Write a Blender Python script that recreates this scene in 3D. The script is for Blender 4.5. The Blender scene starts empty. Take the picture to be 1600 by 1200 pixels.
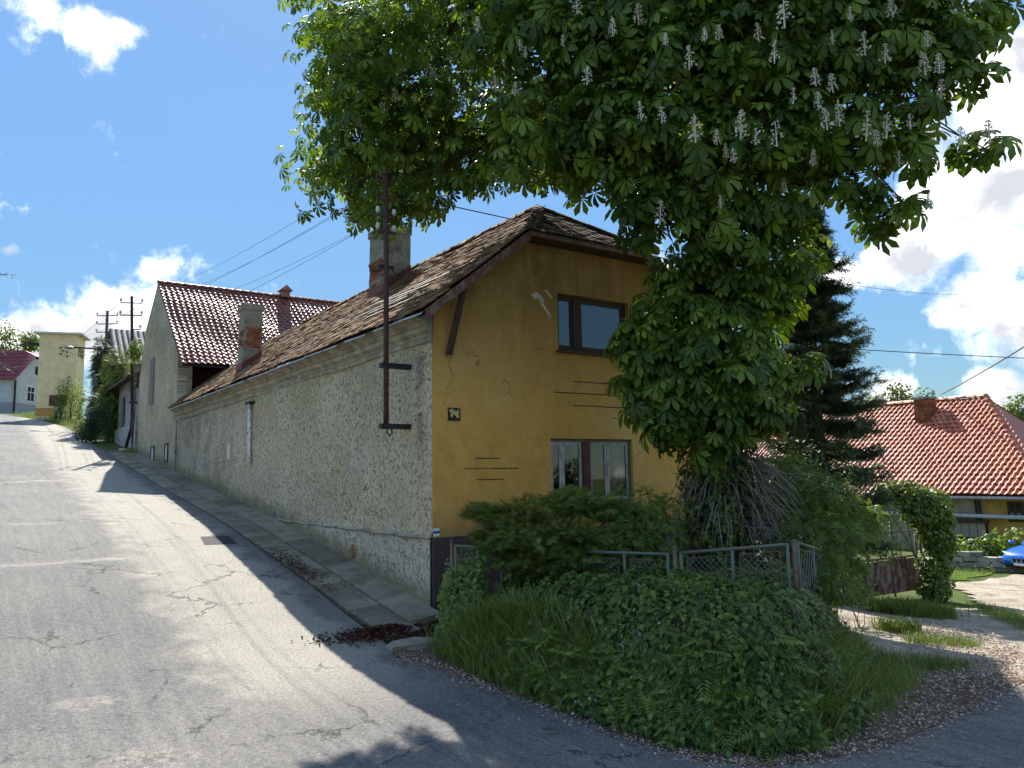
import bpy, bmesh, math, random
import numpy as np
from mathutils import Vector, Matrix
from mathutils.geometry import delaunay_2d_cdt, tessellate_polygon

random.seed(7); rng = np.random.default_rng(11)
sc = bpy.context.scene
COL = sc.collection
R = math.radians

# ------------------------------------------------------------------ camera
F_PX = 1200.0                                    # focal length in pixels of the 1600 px wide photograph
PITCH, ROLL = R(6.667), R(1.003)
EYE = np.array([0.0, 0.0, 1.6])
_cp, _sp, _cr, _sr = math.cos(PITCH), math.sin(PITCH), math.cos(ROLL), math.sin(ROLL)
_F = np.array([0, _cp, _sp]); _U = np.array([0, -_sp, _cp]); _R = np.array([1.0, 0, 0])
CR = _cr * _R - _sr * _U; CU = _cr * _U + _sr * _R
cam = bpy.data.objects.new('camera', bpy.data.cameras.new('camera'))
COL.objects.link(cam)
cam.data.lens = F_PX / 1600 * 36; cam.data.sensor_width = 36
cam.data.clip_start = 0.05; cam.data.clip_end = 3000
cam.matrix_world = Matrix(((CR[0], CU[0], -_F[0], 0), (CR[1], CU[1], -_F[1], 0), (CR[2], CU[2], -_F[2], 1.6), (0, 0, 0, 1)))
sc.camera = cam

# ------------------------------------------------------------------ light
SUN = Vector((-0.32, 1.061, 1.0)).normalized()
SUN_EL = math.asin(SUN.z); SUN_AZ = math.atan2(SUN.x, SUN.y)
SKY_STRENGTH = 0.15; SKY_DAMP = 1.1; SKY_GAIN = 1.45
ld = bpy.data.lights.new('sun', 'SUN'); ld.energy = 2.75; ld.angle = R(0.53); ld.color = (1.0, 0.95, 0.87)
sun = bpy.data.objects.new('sun', ld); COL.objects.link(sun)
sun.rotation_euler = SUN.to_track_quat('Z', 'Y').to_euler()
vs = sc.view_settings
vs.view_transform = 'Standard'; vs.look = 'None'; vs.gamma = 1.0; vs.use_curve_mapping = False
vs.exposure = 1.9
sc.cycles.max_bounces = 8; sc.cycles.transparent_max_bounces = 8
sc.cycles.use_denoising = True

# ------------------------------------------------------------------ node helper
class NT:
    def __init__(s, tree): s.t = tree
    def n(s, typ, **kw):
        nd = s.t.nodes.new(typ)
        for k, v in kw.items():
            if k.startswith('_'): setattr(nd, k[1:], v)
        for k, v in kw.items():
            if not k.startswith('_'):
                s.put(nd.inputs[int(k[1:])] if k[0] == 'i' and k[1:].isdigit() else nd.inputs[k.replace('__', ' ')], v)
        return nd
    def put(s, sock, v):
        if isinstance(v, bpy.types.NodeSocket): s.t.links.new(v, sock)
        elif v is not None:
            if hasattr(sock.default_value, '__len__') and not hasattr(v, '__len__'): v = (v,) * len(sock.default_value)
            if hasattr(sock.default_value, '__len__') and len(v) == 3 and len(sock.default_value) == 4: v = (*v, 1)
            sock.default_value = v
    def math(s, op, a, b=0.0, c=None, clamp=False):
        nd = s.t.nodes.new('ShaderNodeMath'); nd.operation = op; nd.use_clamp = clamp
        s.put(nd.inputs[0], a); s.put(nd.inputs[1], b)
        if c is not None: s.put(nd.inputs[2], c)
        return nd.outputs[0]
    def vmath(s, op, a, b=None, scale=None):
        nd = s.t.nodes.new('ShaderNodeVectorMath'); nd.operation = op
        s.put(nd.inputs[0], a)
        if b is not None: s.put(nd.inputs[1], b)
        if scale is not None: s.put(nd.inputs['Scale'], scale)
        return nd.outputs['Value'] if op in ('LENGTH', 'DISTANCE', 'DOT_PRODUCT') else nd.outputs[0]
    def mix(s, f, a, b, mode='MIX'):
        nd = s.t.nodes.new('ShaderNodeMix'); nd.data_type = 'RGBA'; nd.blend_type = mode
        s.put(nd.inputs[0], f); s.put(nd.inputs[6], a); s.put(nd.inputs[7], b); return nd.outputs[2]
    def ramp(s, f, stops, interp='LINEAR'):
        nd = s.t.nodes.new('ShaderNodeValToRGB'); cr = nd.color_ramp; cr.interpolation = interp
        while len(cr.elements) < len(stops): cr.elements.new(0.5)
        for e, (p, c) in zip(cr.elements, stops):
            e.position = p; e.color = (c, c, c, 1) if not hasattr(c, '__len__') else (*c[:3], 1)
        s.put(nd.inputs[0], f); return nd.outputs[0]
    def noise(s, vec, scale, detail=4, rough=0.55, dist=0.0):
        return s.n('ShaderNodeTexNoise', Vector=vec, Scale=scale, Detail=detail, Roughness=rough, Distortion=dist).outputs[0]
    def voro(s, vec, scale, feature='F1', out='Distance', rand=1.0):
        return s.n('ShaderNodeTexVoronoi', _feature=feature, Vector=vec, Scale=scale, Randomness=rand).outputs[out]
    def mapping(s, vec, scale=(1, 1, 1), rot=(0, 0, 0), loc=(0, 0, 0)):
        return s.n('ShaderNodeMapping', Vector=vec, Location=loc, Rotation=rot, Scale=scale).outputs[0]
    def pos(s): return s.n('ShaderNodeNewGeometry').outputs['Position']
    def obj(s): return s.n('ShaderNodeTexCoord').outputs['Object']
    def uv(s): return s.n('ShaderNodeTexCoord').outputs['UV']
    def sep(s, v):
        return s.n('ShaderNodeSeparateXYZ', Vector=v).outputs
    def bump(s, h, strength=0.5, dist=0.02):
        return s.n('ShaderNodeBump', Height=h, Strength=strength, Distance=dist).outputs[0]
    def step(s, x, a, b):
        nd = s.t.nodes.new('ShaderNodeMapRange'); nd.interpolation_type = 'SMOOTHSTEP'
        s.put(nd.inputs[0], x); nd.inputs[1].default_value = a; nd.inputs[2].default_value = b
        return nd.outputs[0]

def lin(*c):
    return tuple(((v / 255) / 12.92 if v / 255 <= .04045 else ((v / 255 + .055) / 1.055) ** 2.4) for v in c)

def new_mat(name):
    m = bpy.data.materials.new(name); m.use_nodes = True; m.node_tree.nodes.clear()
    return m, NT(m.node_tree)
def finish(m, t, color, rough=0.8, normal=None, metallic=0.0, spec=0.3, **kw):
    b = t.n('ShaderNodeBsdfPrincipled', Base__Color=color, Roughness=rough, Metallic=metallic)
    b.inputs['Specular IOR Level'].default_value = spec
    for k, v in kw.items(): t.put(b.inputs[k.replace('__', ' ')], v)
    if normal is not None: t.put(b.inputs['Normal'], normal)
    o = t.n('ShaderNodeOutputMaterial'); t.t.links.new(b.outputs[0], o.inputs[0])
    return m

# ------------------------------------------------------------------ sky
def px_dir(px, py):
    d = CR * (px - 800) / F_PX - CU * (py - 600) / F_PX + _F
    return d
def px_unit(px, py):
    d = px_dir(px, py); return d / np.linalg.norm(d)
world = bpy.data.worlds.new('World'); sc.world = world; world.use_nodes = True
world.node_tree.nodes.clear()
w = NT(world.node_tree)
sky = w.n('ShaderNodeTexSky', _sky_type='NISHITA', _sun_disc=False, _sun_elevation=SUN_EL, _sun_rotation=SUN_AZ,
          _air_density=1.0, _dust_density=0.1, _ozone_density=2.5, _altitude=400.0)
vdir = w.n('ShaderNodeTexCoord').outputs['Generated']
vdir = w.vmath('NORMALIZE', vdir)
warp = w.n('ShaderNodeTexNoise', Vector=vdir, Scale=7.0, Detail=3.0).outputs['Color']
wv = w.vmath('ADD', vdir, w.vmath('SCALE', w.vmath('SUBTRACT', warp, (0.5, 0.5, 0.5)), scale=0.05))
fb = w.noise(wv, 11.0, 9, 0.62)
# cumulus: banks in view (direction, radius) plus a scatter all round, cloud added out of view to fill the shade
banks = [((1575, 190), .115), ((1520, 330), .095), ((1440, 395), .07), ((1610, 290), .125), ((1690, 130), .18), ((1530, 490), .06), ((1600, 500), .07),
         ((1480, 505), .025), ((1560, 600), .05), ((1400, 605), .04), ((1660, 620), .08),
         ((130, 40), .06), ((60, 10), .06), ((190, 45), .035), ((235, 415), .05), ((215, 432), .03), ((15, 398), .018),
         ((120, 530), .06), ((40, 540), .07), ((180, 560), .04), ((1310, 430), .04)]
mx = None
for (p, r) in banks:
    c = px_unit(*p)
    off = w.vmath('SUBTRACT', wv, tuple(c))
    off = w.vmath('MULTIPLY', off, (1.0, 1.0, 1.45))
    d = w.math('SUBTRACT', 1.0, w.math('DIVIDE', w.vmath('LENGTH', off), r))
    d = w.math('MULTIPLY', d, min(1.0, .55 + r * 3))
    mx = d if mx is None else w.math('MAXIMUM', mx, d)
big = w.noise(w.vmath('ADD', vdir, (12.3, 5.1, 0.7)), 2.3, 3, 0.5)
fill_scatter = w.math('MULTIPLY', w.math('SUBTRACT', big, 0.515), 3.4)
mx = w.math('MAXIMUM', mx, fill_scatter)
dens = w.math('ADD', mx, w.math('MULTIPLY', w.math('SUBTRACT', fb, 0.53), 2.1))
alpha = w.step(dens, 0.02, 0.5)
shade = w.noise(w.vmath('ADD', wv, (0, 0, 0.035)), 9.0, 6, 0.55)
thick = w.step(w.math('ADD', dens, w.math('MULTIPLY', w.math('SUBTRACT', shade, .5), 3.4)), -.1, 0.95)
ccol = w.mix(thick, (4.6, 4.6, 4.55), (1.35, 1.4, 1.5))
lum = w.vmath('DOT_PRODUCT', sky.outputs[0], (.2, .5, .3))
damp = w.math('DIVIDE', SKY_GAIN, w.math('ADD', 1.0, w.math('MULTIPLY', lum, SKY_DAMP)))
skyc = w.vmath('SCALE', w.n('ShaderNodeHueSaturation', Saturation=1.02, Value=1.0, Color=w.mix(1.0, sky.outputs[0], (.80, .97, 1.02), "MULTIPLY")).outputs[0], scale=damp)
bg = w.n('ShaderNodeBackground', Color=w.mix(alpha, skyc, ccol), Strength=SKY_STRENGTH)
wo = w.n('ShaderNodeOutputWorld'); w.t.links.new(bg.outputs[0], wo.inputs[0])

# ------------------------------------------------------------------ frames and heights
ANG = R(34.786)
HC = np.array([-1.3664, 13.0, 0.0])              # street corner of the ochre house
U_ = np.array([-math.sin(ANG), math.cos(ANG), 0])  # up the street
V_ = np.array([math.cos(ANG), math.sin(ANG), 0])   # along the gable
def H(w_, s_, z_): return HC + w_ * V_ + s_ * U_ + np.array([0, 0, z_])
def to_sw(x, y):
    dx, dy = x - HC[0], y - HC[1]
    return dx * U_[0] + dy * U_[1], dx * V_[0] + dy * V_[1]
_ps = np.array([-400, -60, -14, -6, -3, -1, 0.2, 3.0, 8.3, 17.6, 19.2, 28.7, 40, 50, 60, 66, 72, 80, 120, 400.])
_pz = np.array([-6, -1.6, -0.95, -0.95, -0.92, -0.80, -0.66, -0.23, 0.5, 1.47, 1.68, 2.76, 4.1, 5.35, 6.55, 7.25, 7.9, 8.3, 9.0, 9.5])
def smooth(t): t = np.clip(t, 0, 1); return t * t * (3 - 2 * t)
def Gn(x, y):
    x = np.asarray(x, float); y = np.asarray(y, float)
    s, w_ = to_sw(x, y)
    P = sum(np.interp(s + d, _ps, _pz) for d in (-.8, -.4, 0, .4, .8)) / 5
    f = smooth(w_ / 9.0)
    Rz = -1.0 - 0.07 * np.clip(w_ - 4, 0, 17)
    z = P * (1 - f) + Rz * f
    return z + 0.55 * smooth(1 - np.hypot(x, y) / 5.0)
def G(x, y): return float(Gn(x, y))
def at(px, py, Y):
    d = px_dir(px, py); return EYE + d * (Y / d[1])
def gnd(px, py):
    d = px_dir(px, py); ts = np.linspace(3, 160, 16000)
    P = EYE + ts[:, None] * d
    below = P[:, 2] < Gn(P[:, 0], P[:, 1])
    i = int(np.argmax(below)); return P[i]
def proj(P):
    q = np.asarray(P, float) - EYE
    z = q @ _F; return 800 + F_PX * (q @ CR) / z, 600 - F_PX * (q @ CU) / z, z

# ------------------------------------------------------------------ object helpers
HM = np.array([[V_[0], U_[0], 0, HC[0]], [V_[1], U_[1], 0, HC[1]], [0, 0, 1, 0], [0, 0, 0, 1.0]])   # (w, s, z) -> world
ROOT = {}
def tag(o, label=None, cat=None, group=None, kind=None):
    if label: o['label'] = label
    if cat: o['category'] = cat
    if group: o['group'] = group
    if kind: o['kind'] = kind
    return o
def thing(name, label, cat, loc, rz=0.0, group=None):
    o = bpy.data.objects.new(name, None); COL.objects.link(o); o.empty_display_size = .2
    o.location = loc; o.rotation_euler = (0, 0, rz); tag(o, label, cat, group)
    ROOT[o.name] = Matrix.Translation(Vector(loc)) @ Matrix.Rotation(rz, 4, 'Z')
    return o
def root_mat(o):
    while o.parent: o = o.parent
    return ROOT[o.name]
def link(name, me, parent=None):
    o = bpy.data.objects.new(name, me); COL.objects.link(o)
    if parent: o.parent = parent
    return o
def put_verts(me, V, F, uvs=None):
    me.from_pydata([tuple(v) for v in V], [], F); me.update()
def mesh_obj(name, V, F, mat, parent=None, smooth_=False, label=None, cat=None, group=None, kind=None, uvw=None):
    """V in world coordinates; re-expressed in the frame of the root it belongs to"""
    V = np.asarray(V, float)
    if parent is not None:
        inv = np.array(root_mat(parent).inverted())
        L = V @ inv[:3, :3].T + inv[:3, 3]
    else:
        base = np.array([(V[:, 0].min() + V[:, 0].max()) / 2, (V[:, 1].min() + V[:, 1].max()) / 2, V[:, 2].min()])
        L = V - base
    me = bpy.data.meshes.new(name); put_verts(me, L, F)
    if smooth_: me.shade_smooth()
    if uvw is not None:
        lay = me.uv_layers.new(name='UVMap')
        idx = np.zeros(len(me.loops), int); me.loops.foreach_get('vertex_index', idx)
        lay.data.foreach_set('uv', np.asarray(uvw, float)[idx].ravel())
    if mat: me.materials.append(mat)
    o = link(name, me, parent)
    if parent is None:
        o.location = base; ROOT[o.name] = Matrix.Translation(Vector(base))
    tag(o, label, cat, group, kind)
    return o

class MB:
    def __init__(s, M=None):
        s.V = []; s.F = []; s.M = np.array(M) if M is not None else np.eye(4)
    def add(s, V, F):
        b = len(s.V)
        for p in V:
            p = s.M[:3, :3] @ np.asarray(p, float) + s.M[:3, 3]; s.V.append(p)
        for f in F: s.F.append([b + i for i in f])
        return s
    def box(s, x0, x1, y0, y1, z0, z1):
        return s.add([(x0, y0, z0), (x1, y0, z0), (x1, y1, z0), (x0, y1, z0), (x0, y0, z1), (x1, y0, z1), (x1, y1, z1), (x0, y1, z1)],
                     [(0, 3, 2, 1), (4, 5, 6, 7), (0, 1, 5, 4), (1, 2, 6, 5), (2, 3, 7, 6), (3, 0, 4, 7)])
    def beam(s, a, b, w_, h_, up=(0, 0, 1)):
        a = np.asarray(a, float); b = np.asarray(b, float); d = b - a; d /= np.linalg.norm(d)
        x = np.cross(d, up)
        if np.linalg.norm(x) < 1e-4: x = np.cross(d, (0, 1, 0))
        x /= np.linalg.norm(x); y = np.cross(x, d)
        V = [p + x * i * w_ / 2 + y * j * h_ / 2 for p in (a, b) for i, j in ((-1, -1), (1, -1), (1, 1), (-1, 1))]
        return s.add(V, [(0, 1, 2, 3), (7, 6, 5, 4), (0, 4, 5, 1), (1, 5, 6, 2), (2, 6, 7, 3), (3, 7, 4, 0)])
    def tube(s, pts, rad, n=8, cap=True):
        pts = [np.asarray(p, float) for p in pts]
        if not hasattr(rad, '__len__'): rad = [rad] * len(pts)
        V = []; prev = None
        for i, p in enumerate(pts):
            d = pts[min(i + 1, len(pts) - 1)] - pts[max(i - 1, 0)]; d = d / (np.linalg.norm(d) + 1e-9)
            if prev is None:
                x = np.cross(d, (0, 0, 1.0))
                if np.linalg.norm(x) < 1e-3: x = np.cross(d, (1.0, 0, 0))
            else: x = prev - d * (prev @ d)
            x /= np.linalg.norm(x) + 1e-9; prev = x; y = np.cross(d, x)
            for k in range(n):
                a = 2 * math.pi * k / n; V.append(p + rad[i] * (math.cos(a) * x + math.sin(a) * y))
        Fc = []
        for i in range(len(pts) - 1):
            for k in range(n):
                Fc.append((i * n + k, i * n + (k + 1) % n, (i + 1) * n + (k + 1) % n, (i + 1) * n + k))
        if cap: Fc += [tuple(range(n))[::-1], tuple(range((len(pts) - 1) * n, len(pts) * n))]
        return s.add(V, Fc)
    def prism(s, poly, a, b, plane='xz'):
        """polygon in a coordinate plane, extruded along the third axis from a to b"""
        n = len(poly)
        def P(q, t): return {'xz': (q[0], t, q[1]), 'yz': (t, q[0], q[1]), 'xy': (q[0], q[1], t)}[plane]
        V = [P(q, a) for q in poly] + [P(q, b) for q in poly]
        return s.add(V, [tuple(range(n)), tuple(range(2 * n - 1, n - 1, -1))] + [(i, n + i, n + (i + 1) % n, (i + 1) % n) for i in range(n)])
    def holed(s, outer, holes, t, plane='xz'):
        loops = [[Vector((p[0], p[1], 0)) for p in outer]] + [[Vector((p[0], p[1], 0)) for p in h] for h in holes]
        flat = [p for l in loops for p in l]
        tris = tessellate_polygon(loops)
        def P(q): return {'xz': (q[0], t, q[1]), 'yz': (t, q[0], q[1]), 'xy': (q[0], q[1], t)}[plane]
        return s.add([P(p) for p in flat], [tuple(x) for x in tris])
    def ball(s, c, r, seg=8, rings=6, squash=1.0):
        V = [(c[0], c[1], c[2] - r * squash)]
        for i in range(1, rings):
            a = -math.pi / 2 + math.pi * i / rings
            for k in range(seg):
                b = 2 * math.pi * k / seg
                V.append((c[0] + r * math.cos(a) * math.cos(b), c[1] + r * math.cos(a) * math.sin(b), c[2] + r * squash * math.sin(a)))
        V.append((c[0], c[1], c[2] + r * squash)); Fc = []
        for k in range(seg):
            Fc.append((0, 1 + (k + 1) % seg, 1 + k))
            for i in range(rings - 2):
                o = 1 + i * seg; Fc.append((o + k, o + (k + 1) % seg, o + seg + (k + 1) % seg, o + seg + k))
            o = 1 + (rings - 2) * seg; Fc.append((o + k, o + (k + 1) % seg, len(V) - 1))
        return s.add(V, Fc)
    def build(s, name, mat, parent=None, smooth_=False, **kw):
        return mesh_obj(name, s.V, s.F, mat, parent, smooth_, **kw)

def tri_scatter(name, tmpl, pos, rot, scale, mat, parent=None, kind='stuff', tint=None, label=None, cat=None, group=None):
    """many copies of a triangle template joined into one mesh; tint is a per-copy value stored on the points"""
    TV, TF = np.asarray(tmpl[0], float), np.asarray(tmpl[1], int)
    n, k, m = len(pos), len(TV), len(TF)
    scale = np.broadcast_to(np.asarray(scale, float), (n,))
    V = np.einsum('nij,kj->nki', rot, TV) * scale[:, None, None] + pos[:, None, :]
    V = V.reshape(-1, 3)
    Fa = (TF[None] + (np.arange(n) * k)[:, None, None]).reshape(-1, 3)
    if parent is not None:
        inv = np.array(root_mat(parent).inverted()); V = V @ inv[:3, :3].T + inv[:3, 3]; base = None
    else:
        base = np.array([V[:, 0].mean(), V[:, 1].mean(), V[:, 2].min()]); V = V - base
    me = bpy.data.meshes.new(name)
    me.vertices.add(len(V)); me.vertices.foreach_set('co', V.ravel().astype(np.float32))
    me.loops.add(len(Fa) * 3); me.loops.foreach_set('vertex_index', Fa.ravel().astype(np.int32))
    me.polygons.add(len(Fa)); me.polygons.foreach_set('loop_start', (np.arange(len(Fa)) * 3).astype(np.int32))
    me.update(calc_edges=True); me.shade_flat()
    a = me.attributes.new('tint', 'FLOAT', 'POINT')
    tint = rng.random(n) if tint is None else tint
    a.data.foreach_set('value', np.repeat(tint, k).astype(np.float32))
    me.materials.append(mat)
    o = link(name, me, parent)
    if base is not None: o.location = base; ROOT[o.name] = Matrix.Translation(Vector(base))
    tag(o, label, cat, group, kind)
    return o

def frames(normal, toward, jitter=0.0):
    """rotation matrices with local z = normal and local y as near to `toward` as the plane allows"""
    n = normal / (np.linalg.norm(normal, axis=1, keepdims=True) + 1e-9)
    t = np.broadcast_to(toward, n.shape).astype(float)
    if jitter: t = t + rng.normal(0, jitter, n.shape)
    y = t - n * np.sum(t * n, 1, keepdims=True)
    y /= np.linalg.norm(y, axis=1, keepdims=True) + 1e-9
    x = np.cross(y, n)
    return np.stack([x, y, n], axis=2)
def rand_dirs(n):
    d = rng.normal(size=(n, 3)); return d / np.linalg.norm(d, axis=1, keepdims=True)

def in_poly(x, y, poly):
    x = np.asarray(x); y = np.asarray(y); ins = np.zeros(x.shape, bool); n = len(poly)
    for i in range(n):
        x0, y0 = poly[i]; x1, y1 = poly[(i + 1) % n]
        if y0 == y1: continue
        c = ((y0 > y) != (y1 > y)) & (x < (x1 - x0) * (y - y0) / (y1 - y0) + x0); ins ^= c
    return ins
def poly_dist(x, y, line):
    x = np.asarray(x, float); y = np.asarray(y, float); d = np.full(x.shape, 1e9)
    for (x0, y0), (x1, y1) in zip(line[:-1], line[1:]):
        L = (x1 - x0) ** 2 + (y1 - y0) ** 2 + 1e-12
        t = np.clip(((x - x0) * (x1 - x0) + (y - y0) * (y1 - y0)) / L, 0, 1)
        d = np.minimum(d, np.hypot(x - x0 - t * (x1 - x0), y - y0 - t * (y1 - y0)))
    return d
def sheet(name, poly, zoff, mat, step, kind='structure', hf=Gn, parent=None, rag=0.0):
    """a ground sheet with that outline (world xy), draped over the terrain"""
    b = []
    for i in range(len(poly)):
        p0 = np.array(poly[i], float); p1 = np.array(poly[(i + 1) % len(poly)], float)
        m = max(1, int(np.linalg.norm(p1 - p0) / step))
        b += [p0 + (p1 - p0) * k / m for k in range(m)]
    b = np.array(b)
    if rag: b = b + rng.normal(0, rag, b.shape)
    gx = np.arange(b[:, 0].min(), b[:, 0].max(), step); gy = np.arange(b[:, 1].min(), b[:, 1].max(), step)
    X, Y = np.meshgrid(gx, gy); X, Y = X.ravel(), Y.ravel()
    ok = in_poly(X, Y, [tuple(p) for p in b]); X, Y = X[ok], Y[ok]
    d = poly_dist(X, Y, [tuple(p) for p in b] + [tuple(b[0])]); ok = d > step * .4; X, Y = X[ok], Y[ok]
    pts = [Vector(p) for p in b] + [Vector((x, y)) for x, y in zip(X, Y)]
    nb = len(b)
    vo, eo, fo, *_ = delaunay_2d_cdt(pts, [], [list(range(nb))], 1, 1e-5)
    vo = np.array([(v.x, v.y) for v in vo])
    V = np.column_stack([vo, hf(vo[:, 0], vo[:, 1]) + zoff])
    Fc = []
    for f in fo:
        f = list(f); a, bb, c = vo[f[0]], vo[f[1]], vo[f[2]]
        if (bb[0] - a[0]) * (c[1] - a[1]) - (bb[1] - a[1]) * (c[0] - a[0]) < 0: f.reverse()
        Fc.append(f)
    s_, w_ = to_sw(V[:, 0], V[:, 1])
    return mesh_obj(name, V, Fc, mat, parent, True, kind=kind, uvw=np.column_stack([s_, w_]))

# ------------------------------------------------------------------ materials
def tint_of(t):
    a = t.n('ShaderNodeAttribute', _attribute_name='tint').outputs['Fac']
    r = t.n('ShaderNodeObjectInfo').outputs['Random']
    return t.math('FRACT', t.math('ADD', a, r))

def m_plain(name, col, rough=.7, var=.25, scale=8, bump=.15, bscale=60, metallic=0., spec=.3, dirt=None, dscale=3.0, damt=.5):
    m, t = new_mat(name); p = t.pos()
    n = t.noise(p, scale, 5, .6)
    c = t.mix(t.ramp(n, [(.3, 0), (.7, 1)]), tuple(v * (1 - var) for v in col), tuple(min(1, v * (1 + var)) for v in col))
    if dirt is not None: c = t.mix(t.math('MULTIPLY', t.ramp(t.noise(p, dscale, 6, .65), [(.45, 0), (.65, 1)]), damt), c, dirt)
    nb = t.bump(t.noise(p, bscale, 4, .6), bump, .01) if bump else None
    return finish(m, t, c, rough, nb, metallic, spec)

def m_leaf(name, stops, trans=.35, rough=.45, spec=.35, trans_col=None, vein=True):
    m, t = new_mat(name); f = tint_of(t); p = t.pos()
    f2 = t.math('ADD', t.math('MULTIPLY', f, .65), t.math('MULTIPLY', t.noise(p, 1.1, 3, .6), .45))
    c = t.ramp(f2, stops)
    b = t.n('ShaderNodeBsdfPrincipled', Base__Color=c, Roughness=rough); b.inputs['Specular IOR Level'].default_value = spec
    tc = t.mix(1.0, c, trans_col or (1.55, 1.5, .55), 'MULTIPLY')
    tr = t.n('ShaderNodeBsdfTranslucent', Color=tc)
    mx = t.n('ShaderNodeMixShader', Fac=trans); t.t.links.new(b.outputs[0], mx.inputs[1]); t.t.links.new(tr.outputs[0], mx.inputs[2])
    o = t.n('ShaderNodeOutputMaterial'); t.t.links.new(mx.outputs[0], o.inputs[0]); return m

def m_tiles(name, stops, moss=None, moss_amt=.5, rough=.75, bump=.4, spec=.3, nscale=14):
    m, t = new_mat(name); f = tint_of(t); p = t.pos()
    n = t.noise(p, nscale, 6, .65)
    lf = t.math('MULTIPLY', t.math('SUBTRACT', t.noise(p, .7, 4, .6), .5), .9)
    c = t.ramp(t.math('ADD', t.math('ADD', t.math('MULTIPLY', f, .7), lf), t.math('MULTIPLY', t.math('SUBTRACT', n, .35), .9)), stops)
    if moss is not None:
        k = t.math('MULTIPLY', t.ramp(t.noise(p, 4.5, 7, .7), [(.44, 0), (.6, 1)]), moss_amt)
        c = t.mix(k, c, t.mix(t.noise(p, 30, 3), moss[0], moss[1]))
    return finish(m, t, c, rough, t.bump(t.noise(p, 55, 5, .7), bump, .02), 0, spec)

def m_asphalt():
    m, t = new_mat('asphalt'); uv = t.uv(); s, w_, _ = t.sep(uv)
    big = t.noise(uv, .35, 5, .6); med = t.noise(uv, 1.6, 6, .65)
    ws = t.math('ADD', w_, t.math('MULTIPLY', t.math('SUBTRACT', med, .5), 1.6))
    band = t.math('MULTIPLY', t.step(ws, -4.3, -3.3), t.math('SUBTRACT', 1.0, t.step(ws, -1.9, -1.3)))
    band = t.math('MULTIPLY', band, t.step(s, -4.5, -1.0))
    streak = t.noise(t.mapping(uv, (.5, 6, 1)), 1.0, 5, .7)
    worn = t.math('MULTIPLY', t.ramp(t.math('ADD', t.math('MULTIPLY', streak, .5), t.math('MULTIPLY', big, .5)), [(.40, 0), (.62, 1)]), .65)
    pale = t.math('MAXIMUM', t.math('MULTIPLY', band, .9), t.math('MULTIPLY', worn, .55))
    # pale joints across the far lane and a pale worn patch near the camera
    for s0, wd in ((5.5, .22), (18.8, .35), (9.8, .1)):
        jd = t.math('ABSOLUTE', t.math('ADD', t.math('SUBTRACT', s, s0), t.math('MULTIPLY', t.math('SUBTRACT', t.noise(uv, .5, 5, .7), .5), 1.8)))
        jn = t.math('MULTIPLY', t.math('SUBTRACT', 1.0, t.step(jd, 0.02, wd)), t.math('SUBTRACT', 1.0, t.step(w_, -3.9, -3.2)))
        pale = t.math('MAXIMUM', pale, t.math('MULTIPLY', t.math('MULTIPLY', jn, t.ramp(med, [(.35, .2), (.6, 1)])), .85))
    for (a, b, r) in ((-3.6, -5.0, .75), (-1.5, -5.2, .35)):
        dv = t.vmath('DISTANCE', uv, (a, b, 0)); dv = t.math('ADD', dv, t.math('MULTIPLY', t.math('SUBTRACT', med, .5), 1.1))
        pale = t.math('MAXIMUM', pale, t.math('MULTIPLY', t.math('MULTIPLY', t.math('SUBTRACT', 1.0, t.step(dv, r * .2, r)), t.ramp(t.noise(uv, 4.5, 7, .75), [(.4, .1), (.58, 1)])), .75))
    grit = t.noise(uv, 95, 3, .75); vor = t.voro(uv, 60)
    dark = t.ramp(t.noise(uv, 11, 7, .75), [(.3, .05), (.68, .145)])
    c = t.mix(pale, t.mix(1.0, dark, (1.02, 1.0, .98), 'MULTIPLY'), t.mix(med, (.23, .21, .17), (.39, .36, .29)))
    c = t.mix(1.0, c, t.ramp(grit, [(.32, .4), (.5, .95), (.68, 1.8)]), 'MULTIPLY')
    grit2 = t.noise(uv, 24, 6, .8)
    c = t.mix(1.0, c, t.ramp(grit2, [(.32, .55), (.5, 1.0), (.66, 1.5)]), 'MULTIPLY')
    stone = t.ramp(vor, [(.12, 1.0), (.3, 0.0)])
    c = t.mix(t.math('MULTIPLY', stone, .3), c, (.46, .44, .40))
    dv = t.vmath('ADD', uv, t.vmath('SCALE', t.n('ShaderNodeTexNoise', Vector=uv, Scale=3.1, Detail=8.0, Roughness=.7).outputs['Color'], scale=.55))
    ce = t.voro(dv, .75, 'DISTANCE_TO_EDGE')
    cmask = t.ramp(t.noise(uv, .8, 3), [(.5, 0), (.6, 1)])
    crack = t.math('MULTIPLY', t.math('SUBTRACT', 1.0, t.step(ce, .002, .011)), cmask)
    c = t.mix(t.math('MULTIPLY', crack, .8), c, (.025, .024, .022))
    h = t.math('SUBTRACT', t.math('ADD', t.math('MULTIPLY', grit, .35), t.math('MULTIPLY', med, .4)), t.math('MULTIPLY', crack, .8))
    return finish(m, t, c, .88, t.bump(h, .7, .012), 0, .25)

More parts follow.
